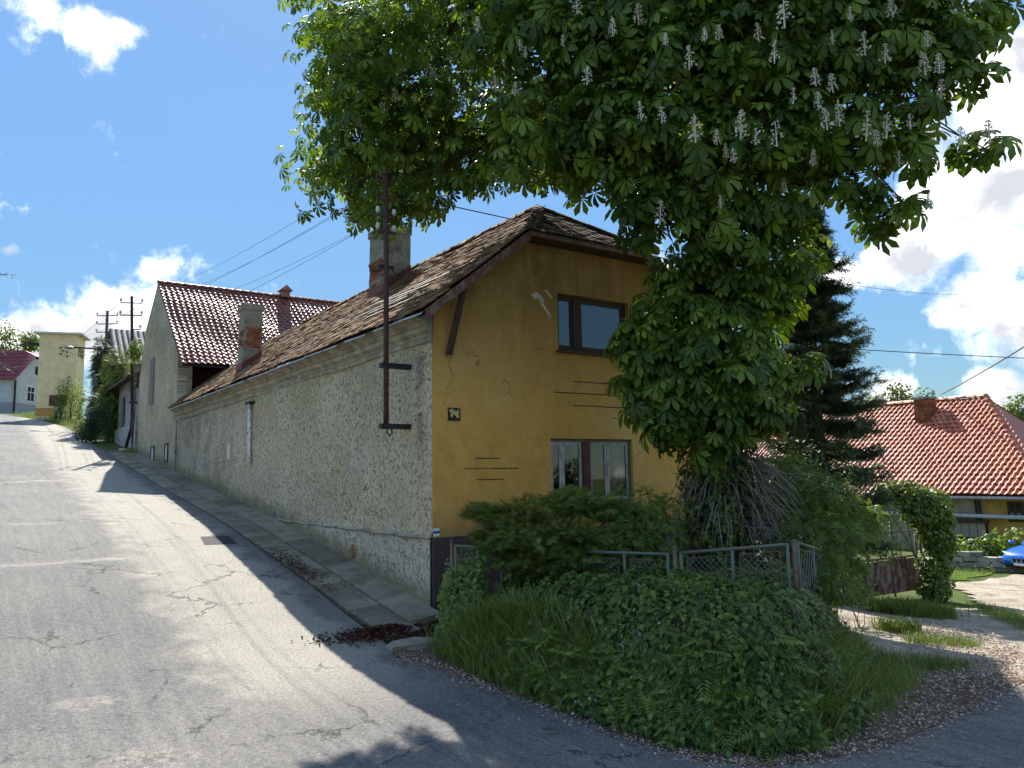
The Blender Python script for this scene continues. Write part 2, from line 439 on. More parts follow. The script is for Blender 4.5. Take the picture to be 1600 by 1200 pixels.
def m_roughcast():
    """grey scratched render: short worm-like gouges; u = along the street, v = height above the pavement"""
    m, t = new_mat('roughcast'); uv = t.uv(); s, hgt, _ = t.sep(uv); p = t.pos(); z = t.sep(p)[2]
    d = t.vmath('ADD', t.mapping(uv, (1, 1, 1)), t.vmath('SCALE', t.n('ShaderNodeTexNoise', Vector=uv, Scale=9.0, Detail=2.0).outputs['Color'], scale=.07))
    n1 = t.noise(d, 11.0, 2, .5)
    r1 = t.math('ABSOLUTE', t.math('SUBTRACT', n1, .5))
    cut = t.ramp(t.noise(d, 14.0, 2, .5), [(.46, 0), (.54, 1)])
    n2 = t.noise(t.vmath('ADD', d, (7.3, 2.1, 4)), 13.0, 2, .5)
    r2 = t.math('ABSOLUTE', t.math('SUBTRACT', n2, .52))
    worm = t.math('MAXIMUM', t.math('SUBTRACT', 1.0, t.step(r1, .006, .033)), t.math('SUBTRACT', 1.0, t.step(r2, .004, .022)))
    amount = t.ramp(t.noise(uv, .9, 5, .65), [(.34, .25), (.5, .8), (.62, 1)])
    worm = t.math('MULTIPLY', t.math('MULTIPLY', worm, cut), amount)
    big = t.noise(uv, .45, 6, .65); fine = t.noise(uv, 45, 4, .7)
    c = t.mix(t.ramp(big, [(.32, 0), (.66, 1)]), (.42, .34, .215), (.62, .525, .355))
    low = t.math('SUBTRACT', 1.0, t.step(z, .50, .64))
    c = t.mix(t.math('MULTIPLY', low, .6), c, (.56, .49, .39))
    pal = t.math('MULTIPLY', t.ramp(t.noise(uv, .7, 5, .7), [(.52, 0), (.66, 1)]), .55)
    c = t.mix(pal, c, (.56, .53, .46))
    grey = t.math('MULTIPLY', t.math('MULTIPLY', t.math('MULTIPLY', t.step(s, 9, 17), t.math('SUBTRACT', 1.0, t.math('MULTIPLY', t.step(s, 20, 22), .6))), .75), t.ramp(t.noise(t.mapping(uv, (1.1, .7, 1)), 1.2, 6, .7), [(.42, 0), (.62, 1)]))
    c = t.mix(grey, c, (.20, .185, .155))
    # soot streaks under the mast brackets
    for s0, z1 in ((.42, 3.75), (.42, 2.75)):
        a = t.math('SUBTRACT', 1.0, t.step(t.math('ABSOLUTE', t.math('SUBTRACT', s, s0)), .02, .26))
        b = t.math('MULTIPLY', t.step(z, z1 - 1.1, z1 - .25), t.math('SUBTRACT', 1.0, t.step(z, z1 - .1, z1)))
        c = t.mix(t.math('MULTIPLY', t.math('MULTIPLY', a, b), .55), c, (.08, .075, .06))
    c = t.mix(1.0, c, t.ramp(fine, [(.25, .72), (.75, 1.25)]), 'MULTIPLY')
    c = t.mix(t.math('MULTIPLY', worm, .88), c, (.05, .043, .034))
    rag = t.math('ADD', hgt, t.math('MULTIPLY', t.math('SUBTRACT', t.noise(uv, 2.8, 6, .7), .5), .9))
    moss = t.math('SUBTRACT', 1.0, t.step(rag, .15, .6))
    mc = t.mix(t.noise(uv, 6, 4), (.20, .165, .03), (.19, .18, .14))
    c = t.mix(t.math('MULTIPLY', moss, .8), c, mc)
    h = t.math('SUBTRACT', t.math('MULTIPLY', fine, .35), t.math('MULTIPLY', worm, 1.0))
    return finish(m, t, c, .92, t.bump(h, .9, .03), 0, .15)

def m_ochre():
    m, t = new_mat('ochre_plaster'); p = t.pos(); x, y, z = t.sep(p)
    big = t.noise(p, .55, 6, .65); med = t.noise(p, 3.2, 6, .7); fine = t.noise(p, 60, 4, .7)
    c = t.ramp(t.math('ADD', t.math('MULTIPLY', big, .6), t.math('MULTIPLY', med, .4)), [(.30, (.55, .275, .06)), (.48, (.70, .375, .09)), (.60, (.73, .43, .125)), (.72, (.74, .51, .22))])
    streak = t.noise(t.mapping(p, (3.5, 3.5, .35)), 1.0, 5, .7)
    weather_shade = t.math('MULTIPLY', t.math('MULTIPLY', t.step(z, 1.9, 5.5), t.ramp(t.math('ADD', t.math('MULTIPLY', streak, .5), t.math('MULTIPLY', big, .5)), [(.3, .55), (.58, 1)])), .86)  # weathering plus painted eave shade, darkening the plaster colour up the gable
    c = t.mix(weather_shade, c, (.13, .08, .03))
    drip = t.math('MULTIPLY', t.ramp(t.noise(t.mapping(p, (5, 5, .25)), 1.0, 4, .6), [(.6, 0), (.75, 1)]), t.step(z, 4.9, 5.5))
    c = t.mix(t.math('MULTIPLY', drip, .35), c, (.42, .36, .24))
    pale = t.math('MULTIPLY', t.ramp(t.noise(p, 1.3, 5, .7), [(.58, 0), (.72, 1)]), .25)
    c = t.mix(pale, c, (.62, .50, .27))
    foot = t.math('MULTIPLY', t.math('SUBTRACT', 1.0, t.step(t.math('ADD', z, t.math('MULTIPLY', med, .5)), .75, 1.35)), .5)
    c = t.mix(foot, c, (.27, .17, .07))
    c = t.mix(1.0, c, t.ramp(fine, [(.25, .78), (.75, 1.18)]), 'MULTIPLY')
    dvp = t.vmath('ADD', p, t.vmath('SCALE', t.n('ShaderNodeTexNoise', Vector=p, Scale=2.5, Detail=6.0).outputs['Color'], scale=.5))
    hair = t.math('MULTIPLY', t.math('SUBTRACT', 1.0, t.step(t.voro(dvp, .9, 'DISTANCE_TO_EDGE'), .001, .008)), t.ramp(t.noise(p, 1.1, 3), [(.52, 0), (.6, 1)]))
    c = t.mix(t.math('MULTIPLY', hair, .7), c, (.10, .06, .025))
    return finish(m, t, c, .9, t.bump(t.math('SUBTRACT', t.math('ADD', t.math('MULTIPLY', fine, .5), med), hair), .3, .012), 0, .2)

def m_ground(name, cols, scale=3., bump=.6, grit=60):
    m, t = new_mat(name); p = t.pos()
    n = t.noise(p, scale, 7, .68); g = t.noise(p, grit, 4, .75)
    st = [(i / (len(cols) - 1) * .5 + .25, c) for i, c in enumerate(cols)]
    c = t.mix(1.0, t.ramp(n, st), t.ramp(g, [(.25, .5), (.75, 1.5)]), 'MULTIPLY')
    return finish(m, t, c, .95, t.bump(t.math('ADD', g, n), bump, .02), 0, .12)

def m_gravel():
    m, t = new_mat('gravel'); p = t.pos()
    n = t.noise(p, 1.3, 6, .65); v = t.n('ShaderNodeTexVoronoi', Vector=p, Scale=26.0); g = t.noise(p, 50, 4, .7)
    c = t.ramp(n, [(.3, (.26, .21, .15)), (.5, (.40, .34, .26)), (.7, (.52, .46, .37))])
    c = t.mix(.5, c, t.mix(1.0, c, t.ramp(v.outputs['Color'], [(.1, .45), (.9, 1.7)]), 'MULTIPLY'))
    c = t.mix(1.0, c, t.ramp(g, [(.25, .65), (.75, 1.3)]), 'MULTIPLY')
    gr = t.math('MULTIPLY', t.ramp(t.noise(p, .8, 6, .7), [(.58, 0), (.68, 1)]), .75)
    c = t.mix(gr, c, (.10, .14, .03))
    return finish(m, t, c, .95, t.bump(t.math('SUBTRACT', g, v.outputs['Distance']), .8, .03), 0, .15)

def m_concrete():
    m, t = new_mat('old_concrete'); p = t.pos(); r = t.n('ShaderNodeObjectInfo').outputs['Random']
    n = t.noise(p, 2.5, 7, .7); g = t.noise(p, 70, 4, .7)
    c = t.ramp(t.math('ADD', t.math('MULTIPLY', n, .75), t.math('MULTIPLY', r, .25)), [(.3, (.11, .097, .07)), (.5, (.20, .18, .135)), (.72, (.30, .275, .21))])
    mo = t.math('MULTIPLY', t.ramp(t.noise(p, 1.7, 6, .7), [(.52, 0), (.66, 1)]), .6)
    c = t.mix(mo, c, (.115, .125, .055))
    c = t.mix(1.0, c, t.ramp(g, [(.25, .7), (.75, 1.3)]), 'MULTIPLY')
    return finish(m, t, c, .92, t.bump(t.math('ADD', g, n), .5, .012), 0, .2)

def m_chimney():
    m, t = new_mat('chimney_render'); p = t.pos()
    n = t.noise(p, 3.0, 7, .7); g = t.noise(p, 40, 4, .7)
    c = t.ramp(n, [(.3, (.13, .115, .085)), (.5, (.29, .265, .205)), (.7, (.40, .375, .30))])
    c = t.mix(1.0, c, t.ramp(g, [(.25, .6), (.75, 1.3)]), 'MULTIPLY')
    return finish(m, t, c, .95, t.bump(t.math('ADD', g, t.math('MULTIPLY', n, 1.5)), .8, .03), 0, .15)

def m_glass():
    m, t = new_mat('window_glass')
    gl = t.n('ShaderNodeBsdfGlossy', Color=(.9, .92, .95), Roughness=.02); tr = t.n('ShaderNodeBsdfTransparent', Color=(.75, .8, .78))
    fr = t.math('ADD', t.math('MULTIPLY', t.n('ShaderNodeFresnel', IOR=1.5).outputs[0], 1.6), .04, clamp=True)
    mx = t.n('ShaderNodeMixShader', Fac=fr); t.t.links.new(tr.outputs[0], mx.inputs[1]); t.t.links.new(gl.outputs[0], mx.inputs[2])
    o = t.n('ShaderNodeOutputMaterial'); t.t.links.new(mx.outputs[0], o.inputs[0]); return m

def m_wood(name, cols, scale=(14, 14, 1.2), peel=None, peel_amt=.5, rough=.75):
    m, t = new_mat(name); p = t.pos(); r = t.n('ShaderNodeObjectInfo').outputs['Random']
    g = t.noise(t.mapping(p, scale), 3.0, 6, .65); n = t.noise(p, 3, 5, .6)
    c = t.ramp(t.math('ADD', t.math('MULTIPLY', g, .7), t.math('MULTIPLY', r, .3)), [(.3, cols[0]), (.7, cols[1])])
    if peel is not None:
        c = t.mix(t.math('MULTIPLY', t.ramp(t.noise(t.mapping(p, (3, 3, 1.6)), 2.2, 7, .7), [(.47, 0), (.55, 1)]), peel_amt), c, peel)
    return finish(m, t, c, rough, t.bump(g, .4, .008), 0, .25)

def m_rust(name, paint, rust=(.16, .07, .03), amt=.6, rough=.6):
    m, t = new_mat(name); p = t.pos()
    k = t.math('MULTIPLY', t.ramp(t.noise(p, 13, 7, .7), [(.46, 0), (.56, 1)]), amt)
    c = t.mix(k, t.mix(t.noise(p, 30, 3), paint, tuple(v * .7 for v in paint)), rust)
    return finish(m, t, c, rough, t.bump(t.noise(p, 40, 4), .25, .006), .1, .35)

M = {}
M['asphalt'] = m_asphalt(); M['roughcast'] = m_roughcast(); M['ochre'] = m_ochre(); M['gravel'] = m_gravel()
M['concrete'] = m_concrete(); M['chimney'] = m_chimney(); M['glass'] = m_glass()
M['earth'] = m_ground('earth', [(.07, .052, .034), (.13, .10, .068), (.21, .17, .12)], 2.2)
M['meadow'] = m_ground('meadow', [(.05, .06, .02), (.075, .10, .025), (.11, .14, .035)], 1.2)
M['lawn'] = m_ground('lawn', [(.06, .10, .018), (.10, .17, .025), (.15, .22, .04)], 2.0, .8)
M['plinth'] = m_plain('plinth_render', (.10, .068, .066), .95, .5, 45, .9, 80)
M['cornice'] = m_plain('cornice_render', (.38, .33, .245), .9, .3, 4, .4, 40, dirt=(.13, .115, .085), dscale=2.5, damt=.7)
M['old_tile'] = m_tiles('old_roof_tile', [(.1, (.06, .036, .026)), (.4, (.21, .095, .05)), (.6, (.30, .15, .075)), (.85, (.38, .27, .17))], ((.085, .075, .045), (.23, .19, .10)), .8, .95, .8, .1)
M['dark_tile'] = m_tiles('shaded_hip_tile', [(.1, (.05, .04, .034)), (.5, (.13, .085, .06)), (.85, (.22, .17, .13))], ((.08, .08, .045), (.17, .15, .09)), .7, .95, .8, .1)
M['brown_tile'] = m_tiles('glazed_brown_tile', [(.1, (.15, .055, .04)), (.5, (.215, .075, .05)), (.9, (.29, .12, .085))], None, 0, .46, .2, .4)
M['red_tile'] = m_tiles('red_roof_tile', [(.1, (.32, .065, .03)), (.5, (.50, .12, .055)), (.9, (.58, .20, .11))], ((.22, .13, .06), (.42, .19, .09)), .5, .5, .2, .4)
M['deck'] = m_plain('roof_deck', (.045, .035, .028), .95, .3)
M['red_paint'] = m_wood('dark_red_painted_wood', [(.075, .018, .016), (.135, .035, .028)], peel=(.16, .12, .09), peel_amt=.35)
M['brown_wood'] = m_wood('dark_brown_wood', [(.03, .018, .012), (.075, .045, .03)])
M['fascia'] = m_wood('fascia_board', [(.10, .035, .028), (.17, .075, .06)], peel=(.26, .22, .18), peel_amt=.45)
M['grey_wood'] = m_wood('weathered_grey_wood', [(.13, .115, .095), (.28, .25, .215)])
M['white_wood'] = m_wood('flaking_white_wood', [(.42, .41, .38), (.60, .59, .55)], peel=(.20, .17, .14), peel_amt=.55)
M['gate_wood'] = m_wood('gate_boards', [(.10, .035, .028), (.18, .07, .055)], peel=(.33, .27, .20), peel_amt=.7)
M['dark_room'] = m_plain('dark_room', (.02, .02, .022), .95, .1, bump=0)
M['curtain'] = m_plain('net_curtain', (.2, .21, .21), .95, .25, 12, 0)
M['flashing'] = m_rust('red_flashing', (.22, .045, .045), (.10, .04, .03), .5)
M['zinc'] = m_plain('zinc_sheet', (.42, .42, .41), .5, .3, 10, .1, metallic=.4, dirt=(.16, .14, .12))
M['brick'] = m_tiles('chimney_brick', [(.1, (.13, .05, .03)), (.5, (.27, .10, .05)), (.9, (.38, .17, .09))], None, 0, .95, .5, .1)
M['mast'] = m_rust('brown_mast_paint', (.075, .04, .034), (.12, .055, .035), .5)
M['black_metal'] = m_rust('black_metal', (.02, .02, .022), (.06, .04, .03), .4)
M['white_pvc'] = m_plain('white_pipe', (.78, .78, .76), .45, .1, 20, 0, dirt=(.2, .18, .15), dscale=9, damt=.6)
M['ceramic'] = m_plain('white_ceramic', (.62, .60, .56), .3, .15, 20, 0)
M['wire'] = m_plain('black_wire', (.02, .02, .022), .6, .1, 5, 0)
M['blue_paint'] = m_plain('blue_paint', (.03, .12, .36), .6, .1, 40, .1)
M['white_paint'] = m_plain('white_paint', (.80, .80, .78), .7, .08, 40, .1)
M['green_rust'] = m_rust('green_painted_tube', (.11, .19, .16), (.22, .12, .075), .75)
M['rusty'] = m_rust('rusty_tube', (.24, .17, .12), (.14, .06, .03), .8)
M['galv'] = m_rust('galvanised_wire', (.24, .25, .25), (.15, .09, .06), .4)
M['bark'] = m_wood('bark', [(.055, .045, .035), (.14, .115, .09)], (9, 9, 2.5))
M['twig'] = m_plain('dead_twig', (.23, .19, .145), .9, .4, 25, .2)
M['chestnut'] = m_leaf('chestnut_leaf', [(.12, (.03, .06, .010)), (.42, (.07, .122, .016)), (.7, (.14, .21, .028)), (.95, (.24, .32, .045))], .40)
M['ivy'] = m_leaf('ivy_leaf', [(.15, (.03, .05, .012)), (.5, (.065, .10, .02)), (.82, (.12, .17, .032)), (1, (.22, .25, .045))], .12, .5, .2)
M['juniper'] = m_leaf('juniper_needles', [(.15, (.05, .075, .018)), (.5, (.12, .165, .036)), (.9, (.23, .28, .06))], .22, .6)
M['spruce'] = m_leaf('spruce_needles', [(.15, (.032, .05, .026)), (.55, (.065, .095, .046)), (.95, (.12, .16, .07))], .12, .6)
M['thuja'] = m_leaf('thuja_scales', [(.15, (.014, .03, .012)), (.55, (.028, .055, .018)), (.95, (.05, .085, .025))], .12, .6)
M['shrub'] = m_leaf('shrub_leaf', [(.15, (.06, .095, .02)), (.55, (.11, .17, .032)), (.95, (.18, .25, .05))], .35)
M['bright_leaf'] = m_leaf('bright_leaf', [(.15, (.075, .125, .02)), (.55, (.125, .20, .035)), (.95, (.21, .29, .05))], .4)
M['weed'] = m_leaf('weed_leaf', [(.15, (.065, .11, .022)), (.55, (.13, .195, .04)), (.95, (.20, .275, .055))], .3)
M['grass'] = m_leaf('grass_blade', [(.15, (.09, .13, .03)), (.55, (.155, .215, .05)), (.95, (.27, .31, .11))], .35)
M['dry_grass'] = m_leaf('sunny_grass', [(.15, (.08, .125, .022)), (.55, (.12, .185, .03)), (.95, (.22, .25, .07))], .35)
M['silver_leaf'] = m_leaf('silver_leaf', [(.15, (.11, .15, .11)), (.55, (.17, .21, .17)), (.95, (.27, .31, .27))], .2, trans_col=(1, 1, .9))
M['petal'] = m_leaf('white_petal', [(.15, (.55, .50, .45)), (.6, (.70, .66, .60)), (.95, (.78, .75, .70))], .3, trans_col=(1, 1, .95))
M['litter'] = m_leaf('fallen_petal_litter', [(.1, (.12, .06, .04)), (.35, (.24, .13, .09)), (.6, (.44, .32, .24)), (.9, (.68, .57, .48))], .1, .8, .1, trans_col=(1, 1, 1))
M['brown_litter'] = m_leaf('brown_litter', [(.1, (.035, .016, .012)), (.6, (.085, .038, .026)), (.92, (.16, .085, .055)), (.98, (.5, .4, .33))], .05, .85, .1, trans_col=(1, 1, 1))

# ------------------------------------------------------------------ ground
def terrain():
    xs = np.concatenate([-40 - np.geomspace(1, 560, 26)[::-1], np.arange(-40, 45.01, .75), 45 + np.geomspace(1, 560, 26)])
    ys = np.concatenate([-8 - np.geomspace(1, 80, 10)[::-1], np.arange(-8, 85.01, .75), 85 + np.geomspace(1, 800, 26)])
    X, Y = np.meshgrid(xs, ys); nx, ny = len(xs), len(ys)
    V = np.column_stack([X.ravel(), Y.ravel(), Gn(X.ravel(), Y.ravel()) - .06])
    Fc = [(j * nx + i, j * nx + i + 1, (j + 1) * nx + i + 1, (j + 1) * nx + i) for j in range(ny - 1) for i in range(nx - 1)]
    return mesh_obj('ground', V, Fc, M['meadow'], None, True, kind='structure')
terrain()

def hw(s_, w_): p = H(w_, s_, 0); return (p[0], p[1])
verge = [(-1.62, 10.75), (-1.12, 10.5), (-.55, 9.85), (-.06, 9.35), (.6, 8.5), (1.15, 7.75), (1.62, 7.25), (2.15, 7.1), (2.76, 7.25), (3.52, 7.62), (4.62, 8.45), (6.1, 9.7)]
road_poly = [hw(84, -10), hw(66, -4.5), hw(58, -2.3), hw(50, -1.4), hw(40, -1.25), hw(28, -1.2), hw(14, -1.2), hw(2, -1.25), hw(-.9, -1.32)] + verge \
    + [(9, 11.3), (14, 10.5), (16, 4), (12, -4), (2, -6), (-10, -6), (-16, 0), hw(-10, -14), hw(0, -11), hw(30, -10.5), hw(50, -10.5), hw(66, -13), hw(80, -20)]
road = sheet('road', road_poly, 0.0, M['asphalt'], .45)
patch = sheet('asphalt_patch', [hw(6.0, -1.55), hw(6.9, -1.5), hw(6.95, -2.1), hw(6.1, -2.2)], .006, m_plain('fresh_asphalt', (.035, .035, .037), .9, .3, 30, .6, 90), .3, kind=None, parent=None)
patch.parent = road; patch.matrix_parent_inverse = Matrix.Translation(-road.location)
lane_poly = [(3.4, 7.2), (4.1, 8.9), (4.8, 10.9), (5.4, 13.2), (6.0, 15.4), (6.6, 17.3), (9.0, 17.6), (10.6, 18), (12.2, 21), (13.5, 25), (17.5, 27.5), (26, 27), (26, 18), (17, 13.5), (13.2, 10), (9.2, 9.5), (5.5, 8.2)]
sheet('lane', lane_poly, -.018, M['gravel'], .4, rag=.09)
lawn_poly = [(11.6, 21.2), (13.0, 25.2), (17.0, 27.8), (18.5, 30), (12.5, 30.5), (11.0, 24)]
sheet('lawn', lawn_poly, -.03, M['lawn'], .5, rag=.1)

# kerb and gutter along the wall
pav = mesh_obj('pavement', *(lambda a: (a.V, a.F))(MB(HM).add([(-1.22, s_, 0) for s_ in np.linspace(-.7, 32, 60)] + [(.02, s_, 0) for s_ in np.linspace(-.3, 32, 60)],
     [(i, i + 1, 61 + i, 60 + i)[::-1] for i in range(59)])), M['earth'], kind='structure')
def drape(o, dz):
    for v in o.data.vertices:
        q = v.co + o.location; v.co.z = G(q.x, q.y) + dz - o.location.z
drape(pav, .02)
def paving(s0, s1, w0, w1, th, name, tilt):
    m = MB(); P = []
    for (s_, w_, t_) in ((s0, w0, 0), (s1, w0, 0), (s1, w1, 1), (s0, w1, 1)):
        q = H(w_, s_, 0); P.append((q[0], q[1], G(q[0], q[1]) + (tilt if t_ else 0) + random.uniform(-.006, .006)))
    c = np.mean(P, 0); top = [(p[0], p[1], p[2] + th) for p in P]; ins = [tuple(np.array(t) + (np.array([c[0], c[1], t[2]]) - np.array(t)) * .03 + np.array([0, 0, .012])) for t in top]
    m.add([(p[0], p[1], p[2] - .05) for p in P] + top + ins, [(0, 1, 5, 4), (1, 2, 6, 5), (2, 3, 7, 6), (3, 0, 4, 7), (4, 5, 9, 8), (5, 6, 10, 9), (6, 7, 11, 10), (7, 4, 8, 11), (8, 9, 10, 11)])
    o = m.build(name, M['concrete'], pav)
    return o
s_ = -.78
while s_ < 30:
    L = random.uniform(.42, .62) * (1 if s_ < 8 else 1.6)
    paving(s_ + .012, s_ + L - .012, -1.2, -.64, .018, 'gutter_slab', .03); s_ += L
s_ = -.35
while s_ < 30.5:
    L = random.uniform(1.0, 1.5)
    paving(s_ + .008, s_ + L - .008, -.60, -.03, .05, 'kerb_slab', .06); s_ += L

# ------------------------------------------------------------------ roof tiles
def plain_tile(wd, ln, th):
    V = [(-wd/2, 0, 0), (wd/2, 0, 0), (wd/2, ln, 0), (-wd/2, ln, 0), (-wd/2, 0, th), (wd/2, 0, th), (wd/2, ln, th * .6), (-wd/2, ln, th * .6), (0, -.03, 0), (0, -.03, th)]
    Fq = [(4, 5, 6), (4, 6, 7), (4, 9, 5), (0, 8, 9), (0, 9, 4), (8, 1, 5), (8, 5, 9), (1, 2, 6), (1, 6, 5), (3, 0, 4), (3, 4, 7)]
    return np.array(V), np.array(Fq)
def pan_tile(wd, ln, hgt):
    prof = [(-.5, .25), (-.36, .85), (-.22, 1.0), (-.08, .8), (.06, .25), (.22, 0.0), (.38, .05), (.5, .25)]
    V = []; n = len(prof)
    for (y, lift) in ((0, .035), (ln, 0)):
        for (x, z) in prof: V.append((x * wd, y, z * hgt + lift))
    for (x, z) in prof: V.append((x * wd, 0, z * hgt - .012))
    Fq = []
    for i in range(n - 1):
        Fq += [(i, i + 1, n + i + 1), (i, n + i + 1, n + i), (2 * n + i, 2 * n + i + 1, i + 1), (2 * n + i, i + 1, i)]
    return np.array(V), np.array(Fq)
def lay_tiles(root, tmpl, org, ex, ey, cells, mat, jit_z=.012, jit_r=.03, sag=None, stagger=True, name='roof_tile', own=300):
    """tiles at (across, up) cells of a roof plane; the 300 that show largest are objects, the others one joined part"""
    ex = np.asarray(ex, float); ey = np.asarray(ey, float); ez = np.cross(ex, ey); ez /= np.linalg.norm(ez)
    cells = np.asarray(cells, float)
    pos = np.asarray(org) + cells[:, :1] * ex + cells[:, 1:2] * ey + ez * rng.uniform(0, jit_z, (len(cells), 1))
    if sag is not None: pos[:, 2] += sag(cells[:, 0], cells[:, 1])
    n = len(pos)
    tilt = rng.normal(.05, .012, n); spin = rng.normal(0, jit_r, n); roll = rng.normal(0, jit_r * .7, n)
    B = np.stack([ex, ey, ez], 1)
    c, s_ = np.cos(spin), np.sin(spin); Z0 = np.zeros(n); O1 = np.ones(n)
    Rz = np.stack([np.stack([c, -s_, Z0], 1), np.stack([s_, c, Z0], 1), np.stack([Z0, Z0, O1], 1)], 1)
    Rx = np.stack([np.stack([O1, Z0, roll], 1), np.stack([Z0, O1, tilt * -1], 1), np.stack([-roll, tilt, O1], 1)], 1)
    # tilt lifts the lower edge of each tile a little off the one below
    Rx[:, 1, 2] = tilt; Rx[:, 2, 1] = -tilt
    rot = B[None] @ Rz @ Rx
    q = pos - EYE; dep = q @ _F
    px = 800 + F_PX * (q @ CR) / dep; py = 600 - F_PX * (q @ CU) / dep
    seen = (px > 0) & (px < 1600) & (py > 0) & (py < 1200)
    order = np.argsort(np.where(seen, dep, dep + 1000)); near = order[:own]; far = order[own:]
    me = bpy.data.meshes.new(name); me.from_pydata([tuple(v) for v in tmpl[0]], [], [tuple(f) for f in tmpl[1]]); me.materials.append(mat)
    inv = root_mat(root).inverted()
    for i in near:
        o = link(name, me, root)
        Mx = Matrix(rot[i].tolist()).to_4x4(); Mx.translation = Vector(pos[i])
        o.matrix_basis = inv @ Mx
    if len(far): tri_scatter('roof_tiling', tmpl, pos[far], rot[far], 1.0, mat, root)
    return pos

# ------------------------------------------------------------------ the ochre corner house
house = thing('corner_house', 'old ochre corner house with grey scratched street wall and mossy tiled roof', 'house', tuple(H(0, 0, -.7)), ANG)
EV_W, EV_Z, RG_W, RG_Z = -.36, 4.36, 3.5, 7.36
SL = (RG_Z - EV_Z) / (RG_W - EV_W)
HIP_Z, HIP_S0, HIP_S1 = 6.08, -.42, 1.55
hipw = EV_W + (HIP_Z - EV_Z) / SL
END_S = 20.55
def wallz(w_): return 4.36 + (min(w_, 7 - w_)) * SL + .18
# gable wall with the two window openings, reveals, plinth
UW = (2.77, 4.63, 3.95, 5.07); LW = (2.52, 4.61, 1.0, 2.25)
def rect(r): return [(r[0], r[2]), (r[1], r[2]), (r[1], r[3]), (r[0], r[3])]
g = MB(HM)
zt = HIP_Z + .12
wt = (zt - wallz(0)) / SL
g.holed([(0, .56), (7, .56), (7, wallz(0)), (7 - wt, zt), (wt, zt), (0, wallz(0))], [rect(UW), rect(LW)], 0.0)
for r in (UW, LW):
    x0, x1, z0, z1 = r; d = .22
    g.add([(x0, 0, z0), (x1, 0, z0), (x1, 0, z1), (x0, 0, z1), (x0, d, z0), (x1, d, z0), (x1, d, z1), (x0, d, z1)], [(0, 4, 5, 1), (1, 5, 6, 2), (2, 6, 7, 3), (3, 7, 4, 0)])
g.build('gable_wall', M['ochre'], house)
MB(HM).box(-.012, 7.02, -.045, .2, -1.3, .56).build('plinth', M['plinth'], house)
# street wall, divided so its surface can wander a little; v coordinate is height above the pavement
V, Fc, UVs = [], [], []
ss = np.arange(0, END_S + .01, .18); zz = np.arange(-.95, 4.2, .18)
for i, s0 in enumerate(ss):
    for j, z0 in enumerate(zz):
        q = H(0, s0, 0); gz = G(*(H(-.3, s0, 0)[:2]))
        wob = .02 * math.sin(s0 * .9 + z0) + .015 * math.sin(z0 * 2.1 + s0 * .37)
        bulge = (-.05 if z0 < .5 else 0.0)
        V.append(H(bulge + wob * min(1, s0 / .6), s0, z0)); UVs.append((s0, z0 - gz))
for i in range(len(ss) - 1):
    for j in range(len(zz) - 1):
        a = i * len(zz) + j; Fc.append((a, a + 1, a + len(zz) + 1, a + len(zz)))
mesh_obj('street_wall', V, Fc, M['roughcast'], house, True, uvw=UVs)
mm = MB(HM); mm.box(.28, 6.9, .3, 20.4, -1, 4.4); mm.build('inner_wall', M['dark_room'], house)
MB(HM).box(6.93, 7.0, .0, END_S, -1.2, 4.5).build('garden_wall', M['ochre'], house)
# ledge where the lower wall steps out
mm = MB(HM)
pts = np.linspace(0, 10.6, 40)
for a, b in zip(pts[:-1], pts[1:]):
    za, zb = .555 + .012 * math.sin(a * 5), .555 + .012 * math.sin(b * 5)
    mm.add([(-.055, a, za - .03), (-.055, b, zb - .03), (-.085, a, za), (-.085, b, zb), (.0, a, za + .035), (.0, b, zb + .035)], [(0, 1, 3, 2), (2, 3, 5, 4)])
mm.build('wall_ledge', M['cornice'], house)
# cornice
prof = [(0.03, 3.86), (-.05, 3.88), (-.06, 3.95), (-.03, 3.97), (-.035, 4.02), (-.12, 4.06), (-.145, 4.13), (-.11, 4.16), (-.13, 4.22), (-.24, 4.27), (-.27, 4.36), (-.05, 4.42), (.05, 4.42)]
mm = MB(HM); V, Fc = [], []; st = np.linspace(0, END_S + .1, 50)
for i, s0 in enumerate(st):
    for (a, b) in prof: V.append((a, s0, b + .012 * math.sin(s0 * 1.3)))
n = len(prof)
for i in range(len(st) - 1):
    for j in range(n - 1): Fc.append((i * n + j, i * n + j + 1, (i + 1) * n + j + 1, (i + 1) * n + j))
Fc += [tuple(range(n)), tuple(range((len(st) - 1) * n, len(st) * n))[::-1]]
mm.add(V, Fc).build('cornice', M['cornice'], house)
# roof: decks, tiles, boards
def sag(a, b): return .035 * np.sin(a * .55 + 1) * np.sin(np.clip(b, 0, 5) * .63) + .02 * np.sin(a * 1.7)
lo = .06
MB(HM).add([(EV_W, HIP_S0, EV_Z - lo), (EV_W, 20.7, EV_Z - lo), (RG_W, 20.7, RG_Z - lo), (RG_W, HIP_S1, RG_Z - lo), (hipw, HIP_S0, HIP_Z - lo)], [(0, 4, 3, 2, 1)]).build('street_slope', M['deck'], house)
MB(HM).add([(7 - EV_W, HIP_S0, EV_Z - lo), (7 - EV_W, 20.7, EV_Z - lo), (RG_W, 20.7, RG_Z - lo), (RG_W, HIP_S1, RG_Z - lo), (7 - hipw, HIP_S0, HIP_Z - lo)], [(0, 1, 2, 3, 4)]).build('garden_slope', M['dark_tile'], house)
MB(HM).add([(hipw, HIP_S0, HIP_Z - lo), (7 - hipw, HIP_S0, HIP_Z - lo), (RG_W, HIP_S1, RG_Z - lo)], [(0, 1, 2)]).build('hip_slope', M['deck'], house)
slope_len = math.hypot(RG_W - EV_W, RG_Z - EV_Z)
ey = (V_ * (RG_W - EV_W) + np.array([0, 0, RG_Z - EV_Z])) / slope_len
